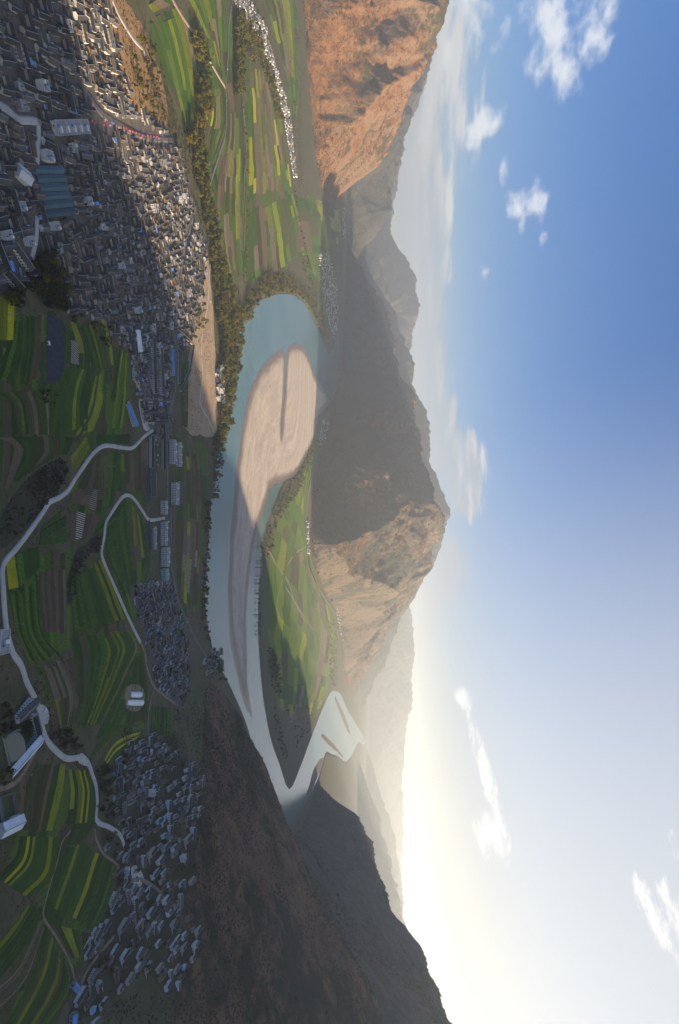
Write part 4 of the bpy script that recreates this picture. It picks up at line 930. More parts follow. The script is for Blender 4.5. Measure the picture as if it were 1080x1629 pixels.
    if 'solar' in extras:
        z = H + (0.30 if style == 'flat' else rise * .55)
        V = [(-1.6, -1.0, z), (1.6, -1.0, z), (1.6, .9, z + 1.5), (-1.6, .9, z + 1.5)]; V += [(a, b_, c + .15) for a, b_, c in V]
        P.parts.append(('solar_heater', MB().add(V, [[0, 3, 2, 1], [4, 5, 6, 7], [0, 1, 5, 4], [1, 2, 6, 5], [2, 3, 7, 6], [3, 0, 4, 7]]).box(-1.7, 1.7, .9, 1.4, z + 1.2, z + 1.8, mi=1).me('solar_heater', [SOLAR, WMT['white']]), (-L * .1, 0, 0), 0))
    if 'annex' in extras:
        P.parts.append(('annex', MB().box(-2.2, 2.2, -1.6, 1.6, -4, 2.6).me('annex', WMT['white']), (L * .2, -W_ / 2 - 1.65, 0), 0))
        P.parts.append(('annex_roof', MB().box(-2.5, 2.5, -1.9, 1.55, 2.603, 2.8).me('annex_roof', RM['blue sheet']), (L * .2, -W_ / 2 - 1.65, 0), 0))
    return P
DK, PG, BT, BS = 'dark grey tiled', 'pale grey tiled', 'brownish tiled', 'blue sheet'
PROTOS = [
 proto('long dark grey tiled house with white walls', DK, 'white', 21, 7.4, 5.4, 2.3, 'gable', 2),
 proto('long dark grey tiled house with mud walls', DK, 'mud', 19, 7.2, 5.0, 2.2, 'gable', 2, ('annex',)),
 proto('dark grey tiled house with cream walls', DK, 'cream', 14, 7.4, 5.2, 2.3, 'gable', 2, ('solar',)),
 proto('pale grey tiled house with white walls', PG, 'white', 15, 7.6, 5.4, 2.3, 'gable', 2),
 proto('long pale grey tiled house with cream walls', PG, 'cream', 20, 7.2, 5.0, 2.2, 'gable', 2, ('tank',)),
 proto('brownish tiled house with mud walls', BT, 'mud', 14, 7.0, 4.6, 2.1, 'gable', 1),
 proto('long brownish tiled house with white walls', BT, 'white', 19, 7.4, 5.2, 2.3, 'gable', 2),
 proto('dark tiled courtyard house with two wings', DK, 'cream', 22, 18, 5.4, 2.2, 'court', 2),
 proto('dark tiled courtyard house with one wing', DK, 'white', 19, 16, 5.4, 2.2, 'court', 2, ('one',)),
 proto('pale tiled courtyard house with two wings', PG, 'white', 21, 17, 5.4, 2.2, 'court', 2, ('solar',)),
 proto('white flat roofed house with roof terrace', 'concrete flat', 'white', 13, 10, 8.6, 0, 'flat', 3, ('tank', 'solar')),
 proto('white flat roofed house with blue tank', 'concrete flat', 'white', 10, 9, 6.0, 0, 'flat', 2, ('tank',)),
 proto('grey flat roofed house with solar heater', 'concrete flat', 'grey', 12, 9, 6.0, 0, 'flat', 2, ('solar',)),
 proto('small blue sheet roofed shed', BS, 'white', 9, 6, 3.4, 1.0, 'shed', 1),
 proto('small dark tiled outhouse', DK, 'mud', 9, 5.6, 3.4, 1.7, 'gable', 1),
 proto('small pale tiled outhouse', PG, 'grey', 8.5, 5.4, 3.2, 1.7, 'gable', 1),
]
PW = np.array([9, 9, 9, 5, 7, 7, 5, 6, 4, 3, 2.2, 2.2, 2, 1.2, 10, 6.0]); PW /= PW.sum()
placed = []   # x, y, radius circles
circ = np.zeros((0, 3))
def circles(x, y, rz, L, W_):
    n = max(1, int(round(L / W_ * 1.2))); r = W_ * 0.52
    s = (np.arange(n) - (n - 1) / 2) * ((L - 2 * r) / max(1, n - 1)) if n > 1 else np.array([0.0])
    if n == 1: r = max(L, W_) * 0.5
    return np.column_stack([x + s * math.cos(rz), y + s * math.sin(rz), np.full(n, r)])
def free(c, gap):
    if not len(circ): return True
    d = np.hypot(circ[:, None, 0] - c[None, :, 0], circ[:, None, 1] - c[None, :, 1]) - circ[:, None, 2] - c[None, :, 2]
    return d.min() > gap
def block(x, y, rz, L, W_):
    global circ
    circ = np.vstack([circ, circles(x, y, rz, L, W_)])
# streets keep clear
for nm, L, w, mt in roads:
    if nm in ('town_street', 'highway', 'concrete_road', 'dirt_track'):
        C = path_w(L, 6.0); circ = np.vstack([circ, np.column_stack([C, np.full(len(C), w / 2 + (1.5 if nm != 'dirt_track' else 0))])])
def px_dir(p, q):
    a, b_ = hit([p[0], q[0]], [p[1], q[1]])[:, :2]; return math.atan2(b_[1] - a[1], b_[0] - a[0]), a, b_
houses = []   # (proto index, x, y, z, rz, scale, district)

# --- particular buildings first -----------------------------------------------------------------
def hall(name, label, cat, p, q, W_, H, roofk, wallk, storeys=2, style='gable', group=None, rise=None, winw=1.6, roofname='roof'):
    """a long building between two traced points on the ground"""
    rz, a, b_ = px_dir(p, q); L = float(np.linalg.norm(b_ - a)); c = (a + b_) / 2
    z = float(np.mean(HZ(np.array([a[0], b_[0], c[0]]), np.array([a[1], b_[1], c[1]])))) + .3
    # front faces the camera
    if math.cos(rz) < 0: rz += math.pi
    e = empty(name, (c[0], c[1], z), rz); tag(e, label, cat, group)
    rise = W_ * .28 if rise is None else rise
    if style == 'gable':
        obj('wall', MB().add(*gable_walls(L, W_, H, rise)).me('wall', WMT[wallk]), e)
        rf = obj(roofname, MB().add(*gable_roof(L, W_, H, rise)).me('roof', RM[roofk]), e)
        obj('ridge_cap', MB().box(-L / 2 - .3, L / 2 + .3, -.25, .25, H + rise + .2, H + rise + .65).me('ridge_cap', TRIM), e)
    else:
        obj('wall', MB().box(-L / 2, L / 2, -W_ / 2, W_ / 2, -4, H).me('wall', WMT[wallk]), e)
        obj(roofname, MB().box(-L / 2 - .3, L / 2 + .3, -W_ / 2 - .3, W_ / 2 + .3, H + .003, H + .25).me('roof', RM[roofk]), e)
        pr = MB(); l, w = L / 2 + .3, W_ / 2 + .3
        for s_ in ((-l, l, -w, -w + .25), (-l, l, w - .25, w), (-l, -l + .25, -w + .25, w - .25), (l - .25, l, -w + .25, w - .25)): pr.box(*s_, H + .253, H + 1.1)
        obj('parapet', pr.me('parapet', WMT[wallk]), e)
        for k in range(max(1, int(L / 16))):
            x = -L / 2 + (k + .5) * L / max(1, int(L / 16)); obj('stair_hut', MB().box(x - 1.8, x + 1.8, -W_ * .1, W_ * .35, H + .253, H + 2.8).me('stair_hut', WMT[wallk]), e)
            if k % 2 == 0: obj('water_tank', MB().box(x + 2.4, x + 4.2, -W_ * .2, 0, H + .253, H + 2.0).me('water_tank', BLUE), e)
    n = max(2, int(L / 3.4))
    for st in range(storeys):
        for i in range(n):
            x = (i + .5) / n * L - L / 2
            o = obj('window', win_mesh(winw, 1.6), e); o.location = (x, -W_ / 2 - .03, 1.0 + st * 3.0)
        for sgn in (-1, 1):
            o = obj('window', win_mesh(winw, 1.6), e); o.location = (sgn * (L / 2 + .03), -W_ * .15, 1.0 + st * 3.0); o.rotation_euler = (0, 0, math.pi / 2)
    block(c[0], c[1], rz, L, W_); return e, L
hall('white_block', 'long white three storey flat roofed block at the lower end of the market street', 'building', (82, 204), (124, 202), 15, 9.5, 'concrete flat', 'white', 3, 'flat')
hall('sheet_roof_shed', 'big bright blue sheet roofed shed at the edge of the car park', 'shed', (201, 641), (212, 676), 11, 4.5, BS, 'white', 1)
hall('sheet_roof_shed', 'narrow bright blue sheet roofed shed in the street of low buildings', 'shed', (271, 556), (272, 597), 9, 4.5, BS, 'white', 1)
hall('sheet_roof_shed', 'wide white sheet roofed shed with blue edge beside the teal market hall', 'shed', (22, 270), (38, 286), 13, 6, 'white sheet', 'white', 1)
hall('sheet_roof_shed', 'white barrel of a shed roof at the bend of the lower town street', 'shed', (215, 525), (218, 560), 15, 5, 'white sheet', 'white', 1)
hall('sheet_roof_shed', 'blue sheet roofed shed at the low end of the hillside village', 'shed', (112, 1612), (114, 1640), 8, 4, BS, 'grey', 1)
hall('sheet_roof_shed', 'small blue roofed shed beside the last terraced fields', 'shed', (112, 1566), (120, 1574), 6, 3.5, BS, 'grey', 1)
ROWG = 'white riverside street buildings'
for (p, q, w, h, rk, wk, st, sty, lab) in [
  ((271, 700), (271, 738), 11, 9.2, 'concrete flat', 'white', 3, 'flat', 'white three storey row with blue tanks, nearest the car park on the river road'),
  ((281, 704), (281, 742), 9, 8.2, 'concrete flat', 'white', 2, 'flat', 'low white row behind the three storey row by the car park'),
  ((274, 768), (274, 803), 11, 9.5, 'concrete flat', 'white', 3, 'flat', 'white three storey row above the hairpin of the concrete road'),
  ((284, 766), (284, 804), 8, 6.2, PG, 'white', 2, 'gable', 'pale tiled row on the fields side of the river road'),
  ((257, 797), (257, 818), 11, 8.8, 'concrete flat', 'white', 3, 'flat', 'short white block where the hairpin road meets the river road'),
  ((257, 830), (257, 868), 10, 8.8, 'concrete flat', 'white', 3, 'flat', 'long white block with rows of dark windows below the hairpin road'),
  ((271, 806), (271, 868), 8, 5.0, 'reddish tiled', 'cream', 1, 'gable', 'long reddish tiled row on the river side of the road'),
  ((258, 871), (258, 901), 12, 11.5, 'concrete flat', 'white', 4, 'flat', 'tall white four storey block at the end of the river road row'),
  ((257, 905), (258, 923), 12, 10.5, 'concrete flat', 'green', 3, 'flat', 'pale green three storey building at the end of the white row'),
  ((239, 694), (239, 744), 9, 5.0, DK, 'white', 1, 'gable', 'long dark tiled row above the river road by the car park'),
  ((258, 696), (258, 746), 8, 5.0, DK, 'cream', 1, 'gable', 'long dark tiled row along the near side of the river road'),
  ((240, 748), (240, 790), 9, 7.0, PG, 'grey', 2, 'gable', 'grey tiled row inside the blue fenced yard'),
  ((244, 838), (244, 874), 6, 3.2, 'concrete flat', 'white', 1, 'flat', 'low white concrete row with bare roof below the hairpin road'),
  ((240, 540), (241, 626), 9, 7.5, DK, 'white', 2, 'gable', 'very long dark tiled building with a row of white bays in the low town'),
  ((252, 548), (254, 628), 8, 7.0, PG, 'white', 2, 'gable', 'very long pale tiled building on the street side of the low town'),
  ((262, 668), (248, 668), 8, 6, DK, 'white', 2, 'gable', 'dark tiled house across the end of the car park')]:
    hall('street_row', lab, 'building', p, q, w, h, rk, wk, st, sty, ROWG)
COR = 'tiled corridors of the garden compound'
for p, q, lab in [((282, 525), (306, 548), 'tiled covered corridor nearest the old town at the garden compound'), ((306, 550), (301, 585), 'tiled corridor on the river side of the garden compound'), ((301, 588), (286, 622), 'slanting tiled corridor at the far end of the garden compound'), ((284, 560), (283, 610), 'tiled corridor along the street of the garden compound')]:
    hall('covered_corridor', lab, 'corridor', p, q, 5, 3.2, PG, 'white', 1, 'gable', COR)
hall('farm_hall', 'long glass and grey roofed farm building beside the pale fish pond', 'building', (18, 1231), (52, 1176), 9, 4.5, 'white sheet', 'grey', 1)
hall('farm_hall', 'grey tiled farmhouse with white gable beside the concrete pad on the upper road', 'building', (24, 1145), (46, 1116), 9, 6, PG, 'white', 2)
hall('farm_hall', 'narrow grey tiled building lying along the upper road', 'building', (49, 1138), (56, 1166), 7, 5, DK, 'white', 1)
hall('farm_hall', 'pale sheet roofed shed in the bottom corner below the walled yard', 'shed', (-2, 1322), (24, 1306), 12, 5, 'white sheet', 'white', 1)
hall('farm_hall', 'house with white and blue eaves beside the upper road', 'building', (-4, 1002), (-3, 1040), 12, 6, 'concrete flat', 'white', 2, 'flat')
hall('farm_hall', 'dark tiled house at the bottom corner of the town beside the dark trees', 'building', (4, 430), (24, 458), 9, 6, DK, 'white', 2)
hall('farm_hall', 'grey tiled house behind the corner house by the dark trees', 'building', (16, 385), (40, 428), 8, 6, PG, 'white', 2)
# market hall of six teal bays
def market_hall():
    rz, a, b_ = px_dir((62, 306), (98, 304)); L = float(np.linalg.norm(b_ - a)); c = (a + b_) / 2; z = float(HZ(c[0], c[1])) + .3
    e = empty('market_hall', (c[0], c[1], z), rz); tag(e, 'market hall of six long teal sheet roofs side by side in the shaded town', 'market hall')
    w = 8.6
    for k in range(6):
        y = (k - 2.5) * w
        V, F = gable_roof(L, w - 1.2, 5.0, 1.5, .35); obj('roof', MB().add([(p[0], p[1] + y, p[2]) for p in V], F).me('roof', RM['teal sheet']), e)
        cm = MB()
        for i in range(7):
            x = -L / 2 + i * L / 6; cm.box(x - .2, x + .2, y - .2, y + .2, -3, 5.0)
        obj('column', cm.me('column', WMT['grey']), e)
    obj('wall', MB().box(-L / 2, -L / 2 + .4, -3 * w, 3 * w, -3, 4.2).box(L / 2 - .4, L / 2, -3 * w, 3 * w, -3, 4.2).me('wall', WMT['grey']), e)
    obj('floor', MB().box(-L / 2, L / 2, -3 * w, 3 * w, -3, .1).me('floor', M['town_floor']), e)
    for k in range(-2, 3): block(c[0] - math.sin(rz) * k * w * 1.1, c[1] + math.cos(rz) * k * w * 1.1, rz, L, w * 1.5)
market_hall()
# two poly tunnels
pm_, pt_, pb_ = new_mat('tunnel_film'); pb_.inputs['Base Color'].default_value = (0.72, 0.74, 0.75, 1); pb_.inputs['Roughness'].default_value = 0.35
for p, q, lab in [((207, 1105), (221, 1105), 'shorter white plastic greenhouse tunnel on the dirt yard'), ((202, 1118), (223, 1118), 'longer white plastic greenhouse tunnel on the dirt yard')]:
    rz, a, b_ = px_dir(p, q); L = float(np.linalg.norm(b_ - a)); c = (a + b_) / 2; z = float(HZ(c[0], c[1])) + .9
    e = empty('greenhouse', (c[0], c[1], z), rz); tag(e, lab, 'greenhouse', 'plastic greenhouse tunnels')
    V = []; F = []; n = 10; r = 4.6
    for x in (-L / 2, L / 2): V += [(x, r * math.cos(math.pi * i / n), 0.8 * r * math.sin(math.pi * i / n)) for i in range(n + 1)]
    for i in range(n): F.append([i, i + n + 1, i + n + 2, i + 1][::-1])
    F += [list(range(n + 1)), list(range(2 * n + 1, n, -1))]
    obj('film', mesh_np('film', V, F, pm_), e)
    for k in range(6):
        x = -L / 2 + L * k / 5; hv = []; hf = []
        for dx in (-.12, .12): hv += [(x + dx, (r + .08) * math.cos(math.pi * i / n), .8 * (r + .08) * math.sin(math.pi * i / n) + .02) for i in range(n + 1)]
        for i in range(n): hf.append([i, i + n + 1, i + n + 2, i + 1][::-1])
        obj('hoop', mesh_np('hoop', hv, hf, WMT['grey']), e)
    obj('door', MB().box(-L / 2 - .1, -L / 2 - .03, -1, 1, 0, 2.2).me('door', WMT['grey']), e)
# ponds
m_, t_, b_ = new_mat('dark_pond'); B = NB(t_); pp = B.pos((1, .3, 1), (0, 0, .6)); n1 = B.noise(pp, .25, 4, .6)
B.l(B.mix(B.ss(n1, .4, .6), (0.010, 0.012, 0.018), (0.022, 0.026, 0.036)), b_.inputs['Base Color']); b_.inputs['Roughness'].default_value = .55; B.bump(n1, .6, .5, b_)
def pond(nm, P, mat, dz):
    h = hit([a for a, _ in P], [b for _, b in P]); z = float(np.percentile(HZ(h[:, 0], h[:, 1]), 80)) + dz
    W_ = smooth_poly(h[:, :2], 4); me = sheet(nm, W_, z, mat, 20); V = [tuple(v.co) for v in me.vertices]
    k = len(W_); F = [list(p.vertices) for p in me.polygons]; b0 = len(V); V += [(x, y, z - 8) for x, y in W_]; V2 = len(V)
    V += [(x, y, z) for x, y in W_]
    F += [[V2 + i, b0 + i, b0 + (i + 1) % k, V2 + (i + 1) % k] for i in range(k)]
    return tag(obj(nm, mesh_np(nm, V, F, [mat])), kind='structure'), h, z
_, ph, pz = pond('dark_pond', [(70, 492), (84, 505), (95, 517), (96, 560), (92, 598), (76, 610), (62, 610), (68, 580), (71, 540)], m_, -1.2)
m2, t2, b2 = new_mat('murky_pond'); b2.inputs['Base Color'].default_value = (0.10, 0.115, 0.085, 1); b2.inputs['Roughness'].default_value = .2
_, ph2, pz2 = pond('fish_pond', [(8, 1176), (26, 1166), (34, 1196), (16, 1212)], m2, .2)
c = hit(75, 546)[0]
e = empty('pump_hut', (c[0], c[1], pz - .2), .3); tag(e, 'tiny white pump hut standing in the dark pond', 'hut'); obj('wall', MB().add(*gable_walls(4.5, 3.2, 2.2, .8, -1)).me('wall', WMT['white']), e); obj('roof', MB().add(*gable_roof(4.5, 3.2, 2.2, .8, .3, .2, .15)).me('roof', WMT['white']), e); o = obj('door', DOOR_ME, e); o.location = (0, -1.63, 0)
# walls round yards
def yard_wall(lab, P, h=2.2, mat='white', closed=True, name='yard_wall'):
    w = hit([a for a, _ in P], [b for _, b in P])[:, :2]
    e = empty(name, (w[0, 0], w[0, 1], float(HZ(w[0, 0], w[0, 1])))); tag(e, lab, 'wall')
    k = len(w)
    for i in range(k if closed else k - 1):
        a, b_ = w[i], w[(i + 1) % k]; L = float(np.linalg.norm(b_ - a)); c = (a + b_) / 2 - w[0]; z = float(HZ(*((a + b_) / 2))) - e.location.z
        o = obj('wall_panel', MB().box(-L / 2 + .16, L / 2 - .16, -.15, .15, -4, h).box(-L / 2 + .1, L / 2 - .1, -.3, .3, h + .003, h + .25, mi=1).me('wall_panel', [WMT[mat], RM[PG]]), e, (c[0], c[1], z), math.atan2(b_[1] - a[1], b_[0] - a[0]))
yard_wall('grey wall round the bare yard in the bottom corner', [(-2, 1268), (18, 1262), (23, 1298), (2, 1306)], 3.0, 'grey')
yard_wall('pale wall round the fish pond below the farm building', [(4, 1174), (28, 1160), (38, 1196), (14, 1218)], 2.0, 'white')
yard_wall('white retaining wall along the lower edge of the town', [(205, 548), (211, 575), (212, 600), (222, 625)], 4.0, 'white', False)
m3, t3, b3 = new_mat('blue_hoarding'); b3.inputs['Base Color'].default_value = (0.045, 0.10, 0.34, 1)
w = hit([234, 232, 234, 239], [744, 762, 782, 796])[:, :2]
for P, lab in (([(237, 744), (233, 762), (232, 780), (237, 797)], 'blue hoarding round the grey tiled yard by the hairpin road'), ([(236, 826), (237, 850), (238, 873)], 'blue hoarding along the low white concrete row')):
    w = hit([a for a, _ in P], [b for _, b in P])[:, :2]; e = empty('hoarding', (w[0, 0], w[0, 1], float(HZ(*w[0])))); tag(e, lab, 'fence')
    for i in range(len(w) - 1):
        a, b_ = w[i], w[i + 1]; L = float(np.linalg.norm(b_ - a)); n = max(1, int(L / 9))
        for k in range(n):
            q = a + (b_ - a) * (k + .5) / n; obj('panel', MB().box(-L / n / 2 + .1, L / n / 2 - .1, -.08, .08, -2, 2.6).me('panel', m3), e, (q[0] - w[0, 0], q[1] - w[0, 1], float(HZ(*q)) - e.location.z), math.atan2(b_[1] - a[1], b_[0] - a[0]))

# --- the mass of houses ------------------------------------------------------------------------
def district(P_px, tries, tiltf, weights, dname, gap=0.9, cross=0.3, keepf=None, smin=.82, smax=1.12):
    P = np.array(P_px, float); lo, hi = P.min(0), P.max(0); w = hit([a for a, _ in P_px], [b for _, b in P_px])[:, :2]; lo, hi = w.min(0), w.max(0)
    xs = hr.uniform(lo[0], hi[0], tries); ys = hr.uniform(lo[1], hi[1], tries); k = in_poly(xs, ys, w); xs, ys = xs[k], ys[k]
    zs = HZ(xs, ys); pp = pix(np.column_stack([xs, ys, zs]))
    order = hr.choice(len(PROTOS), len(xs), p=weights)
    # big ones first
    size = np.array([PROTOS[o].L * PROTOS[o].W for o in order]); n1 = int(len(xs) * .5)
    idx = np.concatenate([np.argsort(-size[:n1], kind='stable'), n1 + np.argsort(-size[n1:], kind='stable')])
    for i in idx:
        x, y, z = xs[i], ys[i], zs[i]
        if not (-40 < pp[i, 1] < 1670 and pp[i, 0] > -30): continue
        if keepf is not None and not keepf(pp[i, 0], pp[i, 1]): continue
        P_ = PROTOS[order[i]]; sc = hr.uniform(smin, smax)
        tl = math.radians(tiltf(pp[i, 0], pp[i, 1]))
        q = pp[i] + 6 * np.array([math.cos(tl), math.sin(tl)])
        g = W0([pp[i, 0], q[0]], [pp[i, 1], q[1]], z); rz = math.atan2(g[1, 1] - g[0, 1], g[1, 0] - g[0, 0]) + hr.normal(0, .06)
        if hr.random() < cross: rz += math.pi / 2
        c = circles(x, y, rz, P_.L * sc, P_.W * sc)
        if not free(c, gap): continue
        globals()['circ'] = np.vstack([circ, c])
        # the fronts look downhill or to the camera
        if math.cos(rz) < 0 and hr.random() < .8: rz += math.pi
        houses.append([order[i], x, y, z, rz, sc * np.array([hr.uniform(.9, 1.12), hr.uniform(.92, 1.1), hr.uniform(.72, 1.02)]), dname, pp[i]])
def town_keep(px, py):
    if in_poly(np.array(px), np.array(py), orange_px): return hr.random() < .28
    if 110 < px < 240 and 186 < py < 222: return False
    return True
def tilt_town(px, py): return np.interp(py, [0, 200, 300, 380, 480, 600], [24, 18, 0, -14, -8, 2]) - (px > 215) * 14 
district(town_px, 16000, tilt_town, PW, 'town', .7, .24, town_keep)
PV = np.array([12, 10, 8, 4, 8, 4, 5, 5, 5, 2, 0.8, 1.2, 1.5, 1.6, 7, 5.0]); PV /= PV.sum()
district(villA_px, 2400, lambda x, y: -48, PV, 'village by the river', 1.0, .3, lambda x, y: hr.random() < .7, .62, .92)
district(villB_px, 4200, lambda x, y: np.interp(y, [1170, 1300, 1400, 1600], [-25, -40, -58, -60]), PV, 'hillside village', .8, .22, lambda x, y: not (205 < x < 232 and 1375 < y < 1412) and hr.random() < (.95 if float(fbm(np.array([x * 1.0]), np.array([y * 1.0]), 34, 2, seed=44)[0]) > -.08 else .12), .70, .95)
for (x_, y_, n_) in ((306, 1262, 3), (300, 1330, 2), (292, 1470, 3), (270, 1560, 3), (312, 1480, 2), (350, 612, 0), (150, 1620, 3), (345, 1048, 2), (330, 1062, 2)):
    if n_: district([(x_ - 9, y_ - 16), (x_ + 9, y_ - 16), (x_ + 9, y_ + 16), (x_ - 9, y_ + 16)], 40, lambda x, y: -50, PV, 'hillside village' if y_ > 1200 else 'village by the river', 3, .3)
district([(344, 582), (352, 584), (356, 610), (352, 640), (344, 636)], 300, lambda x, y: 80, np.array([0, 0, 0, 4, 0, 0, 0, 0, 0, 2, 4, 4, 0, 0, 0, 1.0]) / 15, 'riverside compound', 1.0)
PF = np.array([3, 1, 2, 6, 3, 2, 2, 0, 1, 1, 8, 8, 3, 2, 2, 2.0]); PF /= PF.sum()
FV = 'white village across the plain'
for P in ([(368, -20), (385, -20), (402, 12), (420, 40), (430, 80), (440, 110), (450, 150), (443, 150), (432, 116), (420, 84), (408, 50), (390, 22), (372, 6)], [(444, 150), (451, 150), (460, 190), (465, 230), (471, 280), (466, 280), (459, 232), (452, 192)]):
    district(P, 5000, lambda x, y: 60, PF, FV, 1.0, .4)
for P, nn in (([(505, 405), (520, 400), (534, 440), (538, 500), (532, 545), (524, 520), (514, 470)], 900), ([(512, 668), (521, 668), (516, 700), (506, 712)], 500), ([(536, 965), (546, 968), (551, 1000), (547, 1022), (540, 1000)], 500), ([(487, 825), (491, 828), (489, 850), (493, 882), (488, 880)], 200), ([(544, 330), (549, 330), (549, 380), (545, 380)], 300)):
    district(P, nn, lambda x, y: 70, PF, 'far bank village', 5.0, .4)
print('houses', len(houses))
# nearest 300 become things, the rest one mass
dist = np.array([math.sqrt(h[1] ** 2 + h[2] ** 2 + (CAM_Z - h[3]) ** 2) / math.sqrt(PROTOS[h[0]].L * PROTOS[h[0]].W) for h in houses])
order = np.argsort(dist); single = set(order[:300].tolist())
land = [('the dark pond', 80, 550), ('the big blue shed', 208, 658), ('the teal market hall', 80, 305), ('the white block', 104, 203), ('the greenhouse tunnels', 214, 1112), ('the concrete pad', 70, 1138), ('the village square', 220, 1392), ('the dark trees', 75, 450),
        ('the hairpin bend', 200, 790), ('the photo corner', 5, 5), ('the curved pale street', 20, 180), ('the white shed', 32, 278), ('the red market stalls', 180, 200), ('the orange slope', 200, 100), ('the pale green building', 265, 914), ('the yellow terraces', 160, 1420), ('the river road', 285, 965), ('the dirt track end', 278, 1119), ('the terrace road end', 157, 1310), ('the lower street bend', 215, 545), ('the bottom corner shed', 112, 1620), ('the side lane', 55, 380), ('the strip of bare lot', 320, 450), ('the four storey block', 265, 886)]
ordw = ['nearest'] + [w + ' nearest' for w in 'second third fourth fifth sixth seventh eighth ninth tenth eleventh twelfth thirteenth fourteenth fifteenth sixteenth seventeenth eighteenth nineteenth twentieth'.split()]
ordw += [['twenty ', 'thirty ', 'forty ', 'fifty ', 'sixty '][k // 9] + ['first', 'second', 'third', 'fourth', 'fifth', 'sixth', 'seventh', 'eighth', 'ninth'][k % 9] + ' nearest' for k in range(45)]
lab_of = {}
bydesc = {}
for i, h in enumerate(houses): bydesc.setdefault(PROTOS[h[0]].desc, []).append(i)
for ds, ids in bydesc.items():
    pp_ = np.array([houses[i][7] for i in ids]); best = {}
    for l, a_, c_ in land:
        for r_, q in enumerate(np.argsort(np.hypot(pp_[:, 0] - a_, pp_[:, 1] - c_))):
            if r_ < best.get(ids[q], (999,))[0]: best[ids[q]] = (r_, l)
    for i in ids:
        if i in single: lab_of[i] = f"{ds}, {ordw[min(best[i][0], len(ordw) - 1)]} to {best[i][1]}"
GRP = {'town': 'houses of the old town', 'village by the river': 'houses of the village by the river', 'hillside village': 'houses of the hillside village', 'riverside compound': 'white houses among the riverside trees'}
for i in sorted(single):
    k, x, y, z, rz, sc, dn, pp = houses[i]; P_ = PROTOS[k]
    zz = min(HZ(x + P_.L * .4 * math.cos(rz) * s, y + P_.L * .4 * math.sin(rz) * s) for s in (-1, 0, 1)) + .5
    e = empty('shed' if 'shed' in P_.desc else 'outhouse' if 'outhouse' in P_.desc else 'house', (x, y, float(zz)), rz); e.scale = tuple(float(s) for s in sc)
    tag(e, lab_of[i], 'shed' if 'shed' in P_.desc else 'house', GRP.get(dn, 'houses of the ' + dn))
    for nm, me, loc, r in P_.parts:
        o = bpy.data.objects.new(nm, me); COL.objects.link(o); o.parent = e; o.location = loc
        if nm == 'roof': rf_ = o
        if nm in ('ridge_cap', 'parapet', 'water_tank', 'solar_heater', 'stair_hut'): o.parent = rf_; o.location = Vector(loc) - rf_.location
        if r: o.rotation_euler = (0, 0, r)
# the rest: same shapes joined by district
def proto_arrays(P_):
    Vs, Fs, Ms, b0 = [], [], [], 0
    for nm, me, loc, r in P_.parts:
        v = np.array([tuple(q.co) for q in me.vertices]); c_, s_ = math.cos(r), math.sin(r)
        v = np.column_stack([v[:, 0] * c_ - v[:, 1] * s_ + loc[0], v[:, 0] * s_ + v[:, 1] * c_ + loc[1], v[:, 2] + loc[2]])
        Vs.append(v)
        for p in me.polygons: Fs.append([q + b0 for q in p.vertices]); Ms.append(me.materials[p.material_index].name)
        b0 += len(v)
    return np.vstack(Vs), Fs, Ms
PA = {}
for dn in sorted(set(h[6] for h in houses)):
    Vs, Fs, Ms, b0 = [], [], [], 0
    for i, h in enumerate(houses):
        if i in single or h[6] != dn: continue
        k, x, y, z, rz, sc, _, _ = h
        if k not in PA: PA[k] = proto_arrays(PROTOS[k])
        v, f, ms = PA[k]; v = v * sc; c_, s_ = math.cos(rz), math.sin(rz)
        Vs.append(np.column_stack([v[:, 0] * c_ - v[:, 1] * s_ + x, v[:, 0] * s_ + v[:, 1] * c_ + y, v[:, 2] + z + .4]))
        Fs += [[q + b0 for q in ff] for ff in f]; Ms += ms; b0 += len(v)
    if not Vs: continue
    mats = sorted(set(Ms)); idx = {n: j for j, n in enumerate(mats)}
    me = mesh_np('packed_houses', np.vstack(Vs), Fs, [bpy.data.materials[n] for n in mats], False, [idx[q] for q in Ms])
    tag(obj('packed_houses', me), kind='stuff')

# --- market stalls, cars, poles -------------------------------------------------------------
def cloth(name, c):
    m, t, b = new_mat(name); b.inputs['Base Color'].default_value = (*c, 1); return m
STALL = [cloth('red_canopy', (0.50, 0.03, 0.05)), cloth('pink_canopy', (0.55, 0.16, 0.20)), cloth('blue_canopy', (0.05, 0.12, 0.45))]
CAN = []
for mt in STALL:
    V = [(-1.7, -1.7, 2.3), (1.7, -1.7, 2.3), (1.7, 1.7, 2.3), (-1.7, 1.7, 2.3), (0, 0, 3.3), (-1.7, -1.7, 2.0), (1.7, -1.7, 2.0), (1.7, 1.7, 2.0), (-1.7, 1.7, 2.0)]
    CAN.append(mesh_np('canopy', V, [[0, 1, 4], [1, 2, 4], [2, 3, 4], [3, 0, 4], [0, 5, 6, 1], [1, 6, 7, 2], [2, 7, 8, 3], [3, 8, 5, 0]], mt))
POLE_ME = MB().box(-.06, .06, -.06, .06, -1, 2.3).me('pole', WMT['grey']); TABLE_ME = MB().box(-1.4, 1.4, -.5, .5, .75, .85).me('table', TIMBER)
st_path = path_w([(142, 190), (160, 193), (185, 200), (208, 210), (232, 217), (262, 219)], 6.5)
kind = ['red', 'pink', 'blue']; sc_ = {}; stalls = []
